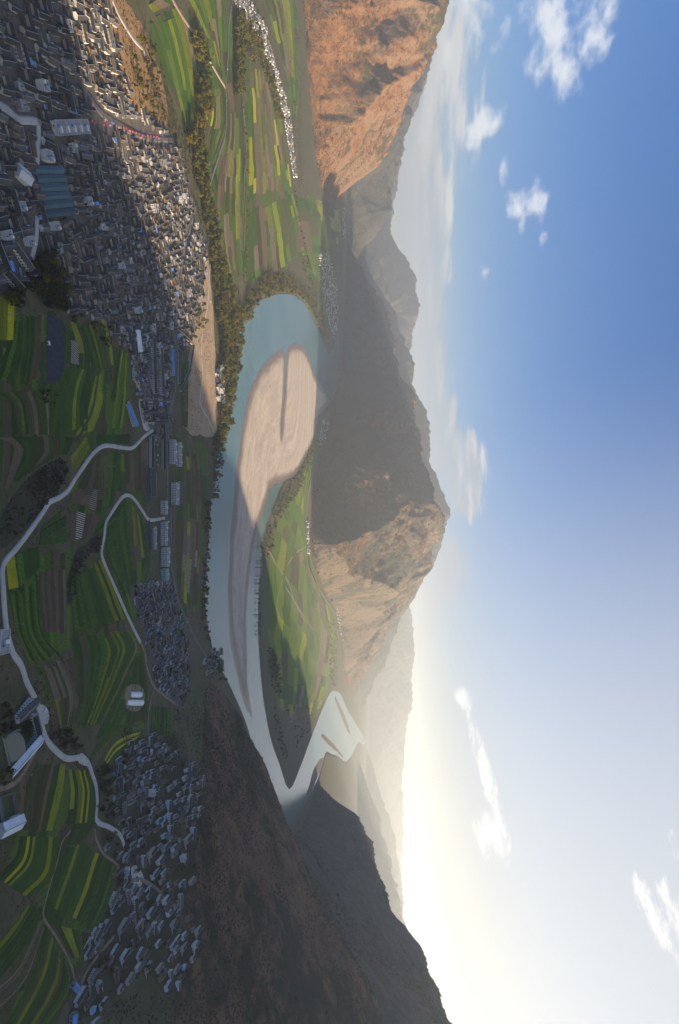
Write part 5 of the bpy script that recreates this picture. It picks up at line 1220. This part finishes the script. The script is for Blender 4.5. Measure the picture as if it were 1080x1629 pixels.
for i, (x, y) in enumerate(st_path):
    for sgn in (-1, 1):
        if hr.random() < .74: continue
        k = int(hr.choice(3, p=[.5, .38, .12])); x2, y2 = x + hr.uniform(-1.5, 1.5), y + sgn * hr.uniform(2.4, 4.5)
        e = empty('market_stall', (x2, y2, float(HZ(x2, y2)) + .6), hr.uniform(-.3, .3)); sc_[k] = sc_.get(k, 0) + 1
        stalls.append((e, k, float(x2), float(y2), e.location.z)); e['category'] = 'market stall'; e['group'] = 'stalls of the street market'
        obj('canopy', CAN[k], e); obj('table', TABLE_ME, e)
        for a in (-1.5, 1.5):
            for b_ in (-1.5, 1.5): o = obj('pole', POLE_ME, e); o.location = (a, b_, 0)
def rank_labels(P, keys, marks):
    """for each point the mark to which it has the smallest rank among its own kind"""
    P = np.asarray(P, float); res = [(999, '')] * len(P)
    for key in set(keys):
        ids = [i for i, q in enumerate(keys) if q == key]; used = set()
        for l, a_, c_ in marks:
            for r_, q in enumerate(np.argsort(np.hypot(P[ids, 0] - a_, P[ids, 1] - c_))):
                if r_ < res[ids[q]][0]: res[ids[q]] = (r_, l)
    return res
rl = rank_labels(pix([s_[2:5] for s_ in stalls]), [s_[1] for s_ in stalls], land)
for s_, (r_, l) in zip(stalls, rl): s_[0]['label'] = f'{kind[s_[1]]} canopied market stall on the town street, {ordw[r_]} to {l}'
def car_body():
    pr = [(-2.1, .35), (-2.15, .85), (-1.5, .95), (-.95, 1.45), (.75, 1.48), (1.5, .98), (2.1, .8), (2.12, .35)]
    V = [(x, -.85 if z < 1.2 else -.68, z) for x, z in pr] + [(x, .85 if z < 1.2 else .68, z) for x, z in pr]; n = len(pr)
    F = [[i, (i + 1) % n, n + (i + 1) % n, n + i] for i in range(n)] + [list(range(n))[::-1], list(range(n, 2 * n))]
    return V, F
CARC = {'white': (0.75, 0.75, 0.75), 'silver': (0.42, 0.43, 0.44), 'black': (0.02, 0.02, 0.022), 'red': (0.42, 0.03, 0.03), 'blue': (0.04, 0.10, 0.35)}
CARM = {}
for k, v in CARC.items():
    m, t, b = new_mat(k + '_car_paint'); b.inputs['Base Color'].default_value = (*v, 1); b.inputs['Roughness'].default_value = .35; b.inputs['Coat Weight'].default_value = .4; CARM[k] = mesh_np('body', *car_body(), m)
GL_ME = MB().box(-1.05, .9, -.72, -.70, 1.0, 1.35).box(-1.05, .9, .70, .72, 1.0, 1.35).me('side_window', GLASS)
m, t, b = new_mat('tyre_rubber'); b.inputs['Base Color'].default_value = (.02, .02, .02, 1)
wv = [(.33 * math.cos(a * math.pi / 5), s, .33 * math.sin(a * math.pi / 5)) for s in (-.11, .11) for a in range(10)]
WH_ME = mesh_np('wheel', wv, [[i, (i + 1) % 10, 10 + (i + 1) % 10, 10 + i] for i in range(10)] + [list(range(10))[::-1], list(range(10, 20))], m)
spots = [(226, 640, 1), (229, 640, 1), (233, 640, 1), (226, 650, 1), (230, 650, 1), (234, 650, 1), (232, 662, 1), (236, 662, 1), (236, 672, 1), (232, 672, 1), (239, 670, 1), (228, 672, 1), (247, 700, 1), (249, 708, 1), (248, 716, 1), (250, 724, 1), (248, 732, 1), (250, 740, 1), (212, 1388, 0), (216, 1396, 0), (220, 1402, 0), (266, 700, 0), (266, 735, 0), (266, 775, 0), (267, 830, 0), (279, 560, 0), (280, 520, 0), (286, 450, 0), (363, 60, 0), (361, 110, 0), (360, 160, 0), (334, 480, 0), (296, 990, 0), (70, 1130, 0), (154, 1282, 0), (222, 668, 1)]
lots = {0: 'on the road', 1: 'in the car park'}
land2 = land + [('the far valley road', 362, 100)]
cn = {}
for (a, b_, lot) in spots:
    c = hit(a, b_)[0]; kc = ['white', 'white', 'silver', 'black', 'red', 'blue'][int(hr.integers(6))]
    e = empty('parked_car', (c[0], c[1], c[2] + .85), hr.uniform(0, 6.28) if not lot else 1.2 + hr.normal(0, .1))
    d = [np.hypot(a - q[1], b_ - q[2]) for q in land2]; l = land2[int(np.argmin(d))][0]; kk = cn.get((kc, l), 0); cn[(kc, l)] = kk + 1
    tag(e, f'small {kc} car {lots[lot]}, {ordw[kk]} to {l}', 'car', 'cars parked in and around the town')
    obj('body', CARM[kc], e); obj('side_window', GL_ME, e)
    for x in (-1.35, 1.35):
        for y in (-.8, .8): o = obj('wheel', WH_ME, e); o.location = (x, y, .33)
pole_me = mesh_np('post', [(.16 * math.cos(i * math.pi / 3) * s, .16 * math.sin(i * math.pi / 3) * s, z) for z, s in ((-1, 1.2), (10.5, .7)) for i in range(6)], [[i, (i + 1) % 6, 6 + (i + 1) % 6, 6 + i] for i in range(6)] + [list(range(6, 12))], WMT['grey'])
arm_me = MB().box(-1.1, 1.1, -.07, .07, 9.6, 9.75).box(-.8, .8, -.07, .07, 8.8, 8.95).me('cross_arm', WMT['grey'])
ins_me = MB().box(-1.0, -.88, -.06, .06, 9.753, 10.1).box(.88, 1.0, -.06, .06, 9.753, 10.1).me('insulator', WMT['white'])
plist = [(172, 742), (146, 746), (180, 825), (178, 870), (184, 940), (190, 996), (150, 1062), (22, 992), (44, 1080), (36, 1232), (60, 535), (108, 575), (160, 628), (192, 635), (210, 735), (238, 790), (12, 500), (138, 1215), (98, 1395), (105, 1345), (322, 640), (330, 700), (440, 140), (362, 110), (357, 200), (344, 265), (300, 60), (320, 110), (330, 150), (398, 150), (405, 210), (420, 250)]
pn = {}
for a, b_ in plist:
    c = hit(a, b_)[0]; e = empty('utility_pole', tuple(c), hr.uniform(-.5, .5)); d = [np.hypot(a - q[1], b_ - q[2]) for q in land2]; l = land2[int(np.argmin(d))][0]; kk = pn.get(l, 0); pn[l] = kk + 1
    tag(e, f'thin pale utility pole with cross arms, {ordw[kk]} pole to {l}', 'utility pole', 'utility poles in the fields'); obj('post', pole_me, e); obj('cross_arm', arm_me, e); obj('insulator', ins_me, e)

# ------------------------------------------------------------------ trees and scrub
tr = np.random.default_rng(33)
def leaf_mat(name, c1, c2, transl=0.3):
    m = bpy.data.materials.new(name); m.use_nodes = True; t = m.node_tree; t.nodes.clear(); B = NB(t)
    o = B.n('ShaderNodeOutputMaterial'); d = B.n('ShaderNodeBsdfDiffuse'); tl = B.n('ShaderNodeBsdfTranslucent'); mx = B.n('ShaderNodeMixShader')
    p = B.pos(); n = B.noise(p, 0.22, 4, 0.7); n2 = B.noise(p, 0.03, 3, 0.6); oi = B.n('ShaderNodeObjectInfo')
    c = B.mix(B.ss(B.m('ADD', B.m('MULTIPLY', n, 0.6), B.m('MULTIPLY', n2, 0.4)), 0.36, 0.64), c1, c2)
    hs = B.n('ShaderNodeHueSaturation'); B.l(c, hs.inputs['Color']); B.l(B.m('ADD', B.m('MULTIPLY', oi.outputs['Random'], 0.5), 0.75), hs.inputs['Value'])
    B.l(hs.outputs[0], d.inputs['Color']); B.l(hs.outputs[0], tl.inputs['Color']); mx.inputs[0].default_value = transl
    B.l(d.outputs[0], mx.inputs[1]); B.l(tl.outputs[0], mx.inputs[2]); B.l(mx.outputs[0], o.inputs['Surface']); return m
LEAF = {'willow': leaf_mat('willow_leaves', (0.165, 0.150, 0.022), (0.080, 0.095, 0.016)), 'dark': leaf_mat('dark_leaves', (0.040, 0.052, 0.014), (0.022, 0.032, 0.010), 0.2), 'bare': leaf_mat('bare_twigs', (0.085, 0.062, 0.040), (0.055, 0.045, 0.028), 0.2), 'gold': leaf_mat('gold_leaves', (0.210, 0.145, 0.024), (0.135, 0.110, 0.020))}
BARK = flat_mat('bark', (0.10, 0.075, 0.055), (0.065, 0.05, 0.038), 1.5)
def crown_arrays(nq, seed, tall=1.0, lobes=7, leaf=0.2):
    r = np.random.default_rng(seed)
    lc = r.normal(0, 1, (lobes, 3)); lc /= np.linalg.norm(lc, axis=1, keepdims=True); lc *= r.uniform(.25, .72, (lobes, 1)); lc[:, 2] *= tall * 0.9
    lr_ = r.uniform(.32, .55, lobes)
    li = r.choice(lobes, nq, p=lr_ ** 2 / (lr_ ** 2).sum()); d = r.normal(0, 1, (nq, 3)); d /= np.linalg.norm(d, axis=1, keepdims=True); d[:, 2] = np.abs(d[:, 2]) * np.where(r.random(nq) < .75, 1, -1)
    c = lc[li] + d * (lr_[li] * r.uniform(.75, 1.08, nq))[:, None] * np.array([1, 1, tall])
    nrm = d + r.normal(0, .55, (nq, 3)); nrm /= np.linalg.norm(nrm, axis=1, keepdims=True)
    a = np.cross(nrm, r.normal(0, 1, (nq, 3))); a /= np.linalg.norm(a, axis=1, keepdims=True); b = np.cross(nrm, a)
    s = leaf * r.uniform(.6, 1.3, (nq, 1)); s2 = leaf * r.uniform(.5, 1.1, (nq, 1))
    V = np.stack([c - a * s - b * s2 * .6, c + a * s * .7 - b * s2, c + a * s + b * s2 * .7, c - a * s * .6 + b * s2], 1).reshape(-1, 3)
    return V, np.arange(nq * 4).reshape(-1, 4)
def trunk_arrays(h, r0, seed, limbs=4):
    r = np.random.default_rng(seed); V = []; F = []
    def tube(p, q, a, b):
        p, q = np.array(p, float), np.array(q, float); d = q - p; d /= np.linalg.norm(d); u = np.cross(d, [.3, .9, .1]); u /= np.linalg.norm(u); w = np.cross(d, u); b0 = len(V)
        for c, rr in ((p, a), (q, b)):
            for i in range(5): V.append(c + rr * (u * math.cos(i * 1.2566) + w * math.sin(i * 1.2566)))
        for i in range(5): F.append([b0 + i, b0 + (i + 1) % 5, b0 + 5 + (i + 1) % 5, b0 + 5 + i])
    top = (r.normal(0, .08) * h, r.normal(0, .08) * h, h * .62); tube((0, 0, -.08 * h), top, r0, r0 * .55)
    for k in range(limbs):
        a = k * 6.28 / limbs + r.uniform(-.4, .4); tube(np.array(top) * r.uniform(.6, 1), (math.cos(a) * .28 * h, math.sin(a) * .28 * h, h * r.uniform(.72, .9)), r0 * .45, r0 * .15)
    return np.array(V), F
KINDS = {'willow': ('willow', 1.15), 'dark': ('dark', 1.0), 'bare': ('bare', 1.1), 'gold': ('gold', 1.0)}
CROWN = {}; TRUNK = [mesh_np('trunk', *trunk_arrays(1.0, .035, 50 + i), BARK) for i in range(4)]
for k, (mt, tall) in KINDS.items():
    CROWN[k] = []
    for s in range(5):
        V, F = crown_arrays(260, 100 + s * 7 + len(CROWN), tall, 8, .13); CROWN[k].append(mesh_np('crown', V, F, LEAF[mt]))
SMALL = {k: [crown_arrays(70, 300 + s * 3, tall, 6, .22) for s in range(6)] for k, (mt, tall) in KINDS.items()}
trees = []   # x, y, z, height, radius, kind, place
def grove(P, n, hmin, hmax, kinds, place, gap=0.55):
    if hmax >= 14 and n >= 40: n = int(n * 1.9); gap = .38
    w = hit([a for a, _ in P], [b for _, b in P])[:, :2]; lo, hi = w.min(0), w.max(0); k = 0; t = 0; pts = []
    while k < n and t < n * 14:
        t += 1; x, y = tr.uniform(lo[0], hi[0]), tr.uniform(lo[1], hi[1])
        if not in_poly(np.array(x), np.array(y), w): continue
        h = tr.uniform(hmin * .72, hmax) * (1 + .22 * (tr.random() < .12)); r = h * tr.uniform(.30, .52)
        if (np.hypot(circ[:, 0] - x, circ[:, 1] - y) < circ[:, 2] + .25 * r).any(): continue
        if pts:
            q = np.array(pts); 
            if (np.hypot(q[:, 0] - x, q[:, 1] - y) < gap * (q[:, 2] + r)).any(): continue
        pts.append((x, y, r)); z = float(HZ(x, y)); trees.append((x, y, max(z, 0.2), h, r, kinds[tr.integers(len(kinds))], place)); k += 1
def tree_row(L, step, hmin, hmax, kinds, place, jit=2.5):
    for x, y in path_w(L, step):
        if tr.random() < .15: continue
        x += tr.normal(0, jit); y += tr.normal(0, jit); h = tr.uniform(hmin, hmax); trees.append((x, y, max(float(HZ(x, y)), .2), h, h * tr.uniform(.34, .48), kinds[tr.integers(len(kinds))], place))
WL = ['willow', 'willow', 'dark', 'willow', 'gold']
grove([(298, 55), (312, 46), (334, 92), (328, 112), (305, 92)], 40, 12, 18, WL, 'beside the reddish embankment road')
grove([(308, 118), (324, 116), (334, 150), (322, 205), (302, 232), (290, 218), (310, 180)], 90, 13, 20, WL, 'between the town and the plain')
grove([(300, 218), (316, 215), (330, 300), (342, 350), (354, 420), (372, 482), (384, 500), (381, 540), (373, 600), (363, 650), (357, 690), (345, 690), (347, 640), (351, 560), (341, 500), (335, 430), (327, 370), (316, 320), (302, 262)], 430, 13, 21, WL, 'in the long belt along the river bank')
grove([(380, 490), (398, 460), (420, 438), (445, 434), (470, 446), (492, 468), (508, 498), (520, 545), (517, 548), (498, 503), (487, 482), (471, 469), (440, 464), (412, 477), (397, 500), (382, 518)], 300, 13, 20, ['willow', 'willow', 'gold', 'willow', 'dark'], 'round the head of the river bend')
grove([(371, 15), (384, 15), (385, 100), (384, 148), (371, 148)], 130, 13, 19, ['willow', 'dark', 'willow'], 'beside the valley road')
grove([(384, 30), (402, 25), (415, 60), (418, 90), (432, 115), (446, 180), (451, 196), (438, 186), (426, 140), (410, 100), (395, 95), (388, 60)], 150, 12, 18, WL, 'below the white village on the plain')
tree_row([(385, 170), (389, 230), (391, 300), (391, 380), (388, 450)], 18, 9, 15, WL, 'in a row on the plain')
tree_row([(466, 300), (478, 370), (496, 440), (510, 500)], 16, 10, 15, WL, 'on the far bank')
grove([(474, 400), (486, 398), (506, 490), (500, 502)], 60, 10, 15, WL, 'on the far bank')
grove([(50, 402), (76, 400), (96, 440), (98, 490), (70, 489), (48, 452), (22, 468), (8, 485), (2, 470), (30, 450)], 65, 9, 16, ['dark', 'dark', 'bare', 'willow'], 'at the corner of the town above the dark pond')
grove([(200, 60), (240, 60), (262, 120), (266, 190), (240, 190), (215, 160)], 120, 5, 11, ['gold', 'willow', 'dark', 'bare'], 'on the orange slope')
grove([(326, 790), (334, 800), (329, 900), (327, 985), (333, 1020), (326, 1020), (318, 985), (321, 900)], 150, 6, 11, ['willow', 'gold', 'dark', 'bare'], 'along the bank below the riverside fields')
grove([(335, 690), (357, 690), (350, 740), (341, 795), (333, 795), (338, 740)], 130, 7, 13, ['gold', 'willow', 'gold'], 'on the grassy bank beside the bare lot')
grove([(496, 700), (507, 700), (480, 770), (457, 805), (437, 835), (430, 870), (421, 890), (420, 860), (434, 812), (456, 770), (477, 745)], 260, 10, 16, ['willow', 'willow', 'dark'], 'along the bank opposite the sandbar')
grove([(424, 1030), (434, 1030), (447, 1080), (443, 1110), (430, 1090)], 70, 10, 15, ['willow', 'dark'], 'on the far bank fields')
grove([(522, 985), (535, 985), (535, 1090), (524, 1096)], 90, 10, 16, ['willow', 'dark'], 'on the far bank fields')
grove([(440, 1118), (470, 1190), (486, 1170), (500, 1130), (480, 1120)], 60, 8, 13, ['dark', 'willow'], 'near the tip of the far bank')
grove([(433, 1112), (452, 1190), (457, 1212), (446, 1198), (435, 1150)], 40, 9, 14, ['dark', 'willow'], 'near the tip of the far bank')
tree_row([(413, 856), (410, 900), (408, 950), (409, 1000), (410, 1012)], 13, 8, 13, ['willow', 'dark'], 'in a line along the side channel', 3)
grove([(296, 478), (320, 470), (326, 512), (306, 536)], 28, 8, 14, ['dark', 'gold', 'willow'], 'in the garden beside the bare lot')
grove([(344, 570), (352, 570), (358, 612), (353, 650), (344, 646)], 20, 10, 15, ['willow', 'dark'], 'round the riverside compound')
grove([(85, 1152), (116, 1165), (126, 1190), (95, 1190), (78, 1174)], 45, 4, 8, ['bare', 'dark', 'bare'], 'in the scrub below the concrete road')
grove([(150, 1216), (172, 1216), (182, 1290), (158, 1294)], 45, 5, 10, ['dark', 'dark', 'bare'], 'between the terrace road and the hillside village')
grove([(-4, 1110), (14, 1130), (15, 1165), (-4, 1172)], 14, 5, 10, ['dark', 'bare'], 'in the corner beside the fish pond')
grove([(28, 1150), (44, 1150), (46, 1168), (30, 1176)], 9, 6, 10, ['dark'], 'between the farm building and the upper road')
grove([(-4, 1222), (10, 1222), (14, 1244), (-4, 1250)], 8, 6, 10, ['dark', 'willow'], 'below the fish pond')
grove([(330, 1036), (346, 1046), (358, 1078), (352, 1088), (335, 1072)], 40, 7, 12, ['dark', 'dark', 'willow'], 'at the river corner below the brown hillside')
grove([(252, 1020), (300, 1030), (298, 1100), (255, 1080)], 16, 6, 10, ['dark', 'willow'], 'among the houses of the village by the river')
grove(villA_px, 60, 5, 10, ['dark', 'bare', 'willow', 'dark'], 'among the houses of the village by the river', 1.0)
grove(villB_px, 130, 5, 10, ['dark', 'bare', 'willow', 'dark'], 'among the houses of the hillside village', 1.0)
grove([(286, 1000), (300, 1060), (296, 1115), (282, 1112)], 25, 6, 10, ['dark', 'bare'], 'behind the village by the river')
grove([(60, 612), (75, 612), (90, 632), (80, 645), (66, 640)], 12, 4, 8, ['dark', 'willow'], 'below the dark pond')
grove([(105, 480), (180, 505), (186, 545), (170, 555), (140, 520), (108, 510)], 40, 4, 8, ['bare', 'dark', 'willow'], 'along the lower edge of the town')
grove(gully_px, 70, 3, 6, ['bare', 'bare', 'dark'], 'in the dark gully beside the road')
grove(gully2_px, 40, 3, 6, ['bare', 'dark'], 'in the gully between the terraces')
grove(town_px, 45, 5, 9, ['dark', 'willow', 'gold'], 'in the courtyards of the old town', 1.0)
print('trees', len(trees))
sz = np.array([t[4] / math.sqrt(t[0] ** 2 + t[1] ** 2 + (CAM_Z - t[2]) ** 2) for t in trees]); orderT = np.argsort(-sz); singleT = orderT[:300]
tdesc = {'willow': 'yellow green broadleaf tree', 'dark': 'dark green bushy tree', 'bare': 'bare brown twiggy tree', 'gold': 'golden brown leafy tree'}
restT = set(orderT[300:].tolist())
tland = land + [('the river bend head', 440, 440), ('the valley road', 362, 60), ('the reddish embankment', 300, 45), ('the riverside compound', 350, 612), ('the grassy bank', 345, 740), ('the walled yard', 10, 1284), ('the fish pond', 20, 1190), ('the garden compound', 295, 560), ('the river edge corner', 383, 515), ('the road junction', 358, 136), ('the lot track end', 341, 690), ('the bare lot middle', 320, 570), ('the far white village', 440, 110)]
trank = rank_labels(pix([(t[0], t[1], t[2]) for t in trees]), [t[5] for t in trees], tland)
for q, i in enumerate(singleT):
    x, y, z, h, r, k, pl = trees[i]
    e = empty('tree', (x, y, z - .2), float(tr.uniform(0, 6.28))); tag(e, f'{tdesc[k]}, {ordw[trank[i][0]]} of its kind to {trank[i][1]}' if trank[i][0] < len(ordw) else f'{tdesc[k]} {pl}', 'tree', f'trees {pl}')
    o = obj('trunk', TRUNK[q % 4], e); o.scale = (h, h, h)
    o = obj('crown', CROWN[k][q % 5], e); o.scale = (r, r, r * 1.1); o.location = (0, 0, h - r * 1.15)
def mass(name, items, arrs, mats, label=None):
    Vs, Fs, mi, b0 = [], [], [], 0
    for (x, y, z, sx, sz_, rz, ki, vi) in items:
        v, f = arrs[ki][vi % len(arrs[ki])]; c, s = math.cos(rz), math.sin(rz)
        Vs.append(np.column_stack([(v[:, 0] * c - v[:, 1] * s) * sx + x, (v[:, 0] * s + v[:, 1] * c) * sx + y, v[:, 2] * sz_ + z])); Fs.append(f + b0); mi.append(np.full(len(f), ki)); b0 += len(v)
    return tag(obj(name, mesh_np(name, np.vstack(Vs), np.vstack(Fs), mats, False, np.concatenate(mi))), kind='stuff')
KL = list(KINDS)
mass('distant_woodland', [(trees[i][0], trees[i][1], trees[i][2] + trees[i][3] - trees[i][4] * 1.2, trees[i][4], trees[i][4] * 1.15, tr.uniform(0, 6.28), KL.index(trees[i][5]), int(tr.integers(6))) for i in sorted(restT)], [SMALL[k] for k in KL], [LEAF[KINDS[k][0]] for k in KL])
# scrub on the slopes
SC = {'olive': leaf_mat('olive_scrub', (0.055, 0.055, 0.020), (0.032, 0.036, 0.014), .15), 'brown': leaf_mat('brown_scrub', (0.070, 0.052, 0.034), (0.045, 0.036, 0.024), .15)}
SHR = [[crown_arrays(12, 500 + s, .8, 3, .42) for s in range(6)]] * 2
PXG = pix(np.stack([GX, GY, HT], -1).reshape(-1, 3)).reshape(NT, NR, 2)
def scrub(name, gname, n, s0, s1, rmax, pb, clump=0.0):
    g = ridge_names.index(gname); ok = MTN & (MID == g) & (PXG[..., 0] > -10) & (PXG[..., 0] < 1090) & (PXG[..., 1] > -15) & (PXG[..., 1] < 1645) & (RR < rmax)
    i, j = np.nonzero(ok); w = RR[i, j] ** 1.2 * np.clip(fbm(GX[i, j], GY[i, j], 160, 4, seed=12) * 4 + .55 - clump, .02, 1) ; w /= w.sum()
    k = tr.choice(len(i), n, p=w); it = []
    for a, b in zip(i[k], j[k]):
        r = RR[a, b] * (1 + tr.uniform(-.004, .004)); t = TH[a] + tr.uniform(-.0009, .0009); x, y = r * math.sin(t), r * math.cos(t); s = tr.uniform(s0, s1) * (1 + (tr.random() < .1) * .8)
        it.append((x, y, float(HZ(x, y)) + s * .35, s, s * .9, tr.uniform(0, 6.28), 0 if tr.random() > pb else 1, int(tr.integers(6))))
    mass(name, it, SHR, [SC['olive'], SC['brown']])
scrub('hillside_scrub', 'near_hillside', 9000, .8, 2.2, 3000, .6)
scrub('hillside_scrub', 'left_mountain', 6500, 1.6, 3.8, 5500, .25, .1)
scrub('hillside_scrub', 'right_mountain', 7000, 1.8, 4.5, 4500, .4)
scrub('hillside_scrub', 'peak_mountain', 5000, 3.0, 6.5, 6000, .35)

def scrub_in(name, P, n, s0, s1, pb):
    w = hit([a for a, _ in P], [b for _, b in P])[:, :2]; lo, hi = w.min(0), w.max(0); x = tr.uniform(lo[0], hi[0], n * 6); y = tr.uniform(lo[1], hi[1], n * 6); k = in_poly(x, y, w); x, y = x[k], y[k]
    k = fbm(x, y, 45, 4, seed=19) + tr.uniform(-.18, .18, len(x)) > 0.0; x, y = x[k][:n], y[k][:n]
    ok = np.array([not (np.hypot(circ[:, 0] - a, circ[:, 1] - b) < circ[:, 2]).any() for a, b in zip(x, y)], bool) if len(x) else np.zeros(0, bool)
    x, y = x[ok], y[ok]; z = HZ(x, y); it = []
    for a, b, c in zip(x, y, z): s = tr.uniform(s0, s1); it.append((a, b, float(c) + s * .3, s, s * .9, tr.uniform(0, 6.28), 0 if tr.random() > pb else 1, int(tr.integers(6))))
    mass(name, it, SHR, [SC['olive'], SC['brown']])
scrub_in('hillside_scrub', [(282, 1120), (340, 1085), (398, 1190), (440, 1320), (430, 1629), (120, 1640), (160, 1600), (290, 1560), (318, 1480), (318, 1260), (250, 1180)], 5000, .7, 2.0, .6)
scrub_in('gully_scrub', gully_px, 1500, .5, 1.6, .7)
scrub_in('gully_scrub', gully2_px, 700, .5, 1.5, .6)
scrub_in('hillside_scrub', villB_px, 1500, .6, 1.8, .5)
scrub_in('field_edge_scrub', [(-6, 470), (100, 500), (200, 560), (230, 700), (236, 900), (236, 1160), (150, 1310), (186, 1380), (110, 1560), (60, 1640), (-6, 1640)], 3500, .4, 1.1, .35)
scrub_in('hillside_scrub', [(186, 1150), (236, 1168), (282, 1122), (300, 1190), (250, 1190), (200, 1195)], 600, .6, 1.8, .6)
scrub_in('hillside_scrub', [(62, 1060), (88, 1150), (128, 1190), (150, 1215), (160, 1290), (150, 1290), (140, 1240), (108, 1205), (74, 1180), (50, 1100)], 900, .5, 1.5, .6)
scrub_in('bank_scrub', [(300, 215), (330, 300), (345, 370), (382, 500), (372, 600), (345, 692), (346, 560), (330, 400), (290, 250)], 1500, .8, 2.2, .2)
scrub_in('hillside_scrub', orange_px, 900, .6, 2.0, .5)
scrub_in('bank_scrub', [(240, 100), (262, 130), (300, 225), (318, 330), (345, 400), (330, 385), (300, 300), (268, 205)], 900, .7, 2.0, .3)
scrub_in('foothill_scrub', [(458, 100), (474, 0), (482, 100), (478, 200), (482, 290), (505, 330), (492, 345), (470, 285)], 1400, .9, 2.6, .4)
scrub_in('hillside_scrub', lot_px, 420, .5, 1.6, .5)
scrub_in('hillside_scrub', [(300, 530), (345, 530), (350, 690), (296, 695)], 300, .5, 1.6, .4)
# ------------------------------------------------------------------ the air
hm = bpy.data.materials.new('haze_air'); hm.use_nodes = True; t = hm.node_tree; t.nodes.clear()
o_ = t.nodes.new('ShaderNodeOutputMaterial'); v_ = t.nodes.new('ShaderNodeVolumePrincipled')
v_.inputs['Color'].default_value = (0.75, 0.85, 0.97, 1); v_.inputs['Density'].default_value = 6.0e-5; v_.inputs['Anisotropy'].default_value = 0.4
t.links.new(v_.outputs[0], o_.inputs['Volume'])
x0, x1, y0, y1, z0, z1 = -20000, 20500, -10500, 20000, -6, 1400
Vb = [(x, y, z) for z in (z0, z1) for y in (y0, y1) for x in (x0, x1)]
Fb = [[0, 2, 3, 1], [4, 5, 7, 6], [0, 1, 5, 4], [2, 6, 7, 3], [0, 4, 6, 2], [1, 3, 7, 5]]
hz_ = obj('haze', mesh_np('haze', Vb, Fb, hm)); tag(hz_, kind='stuff')
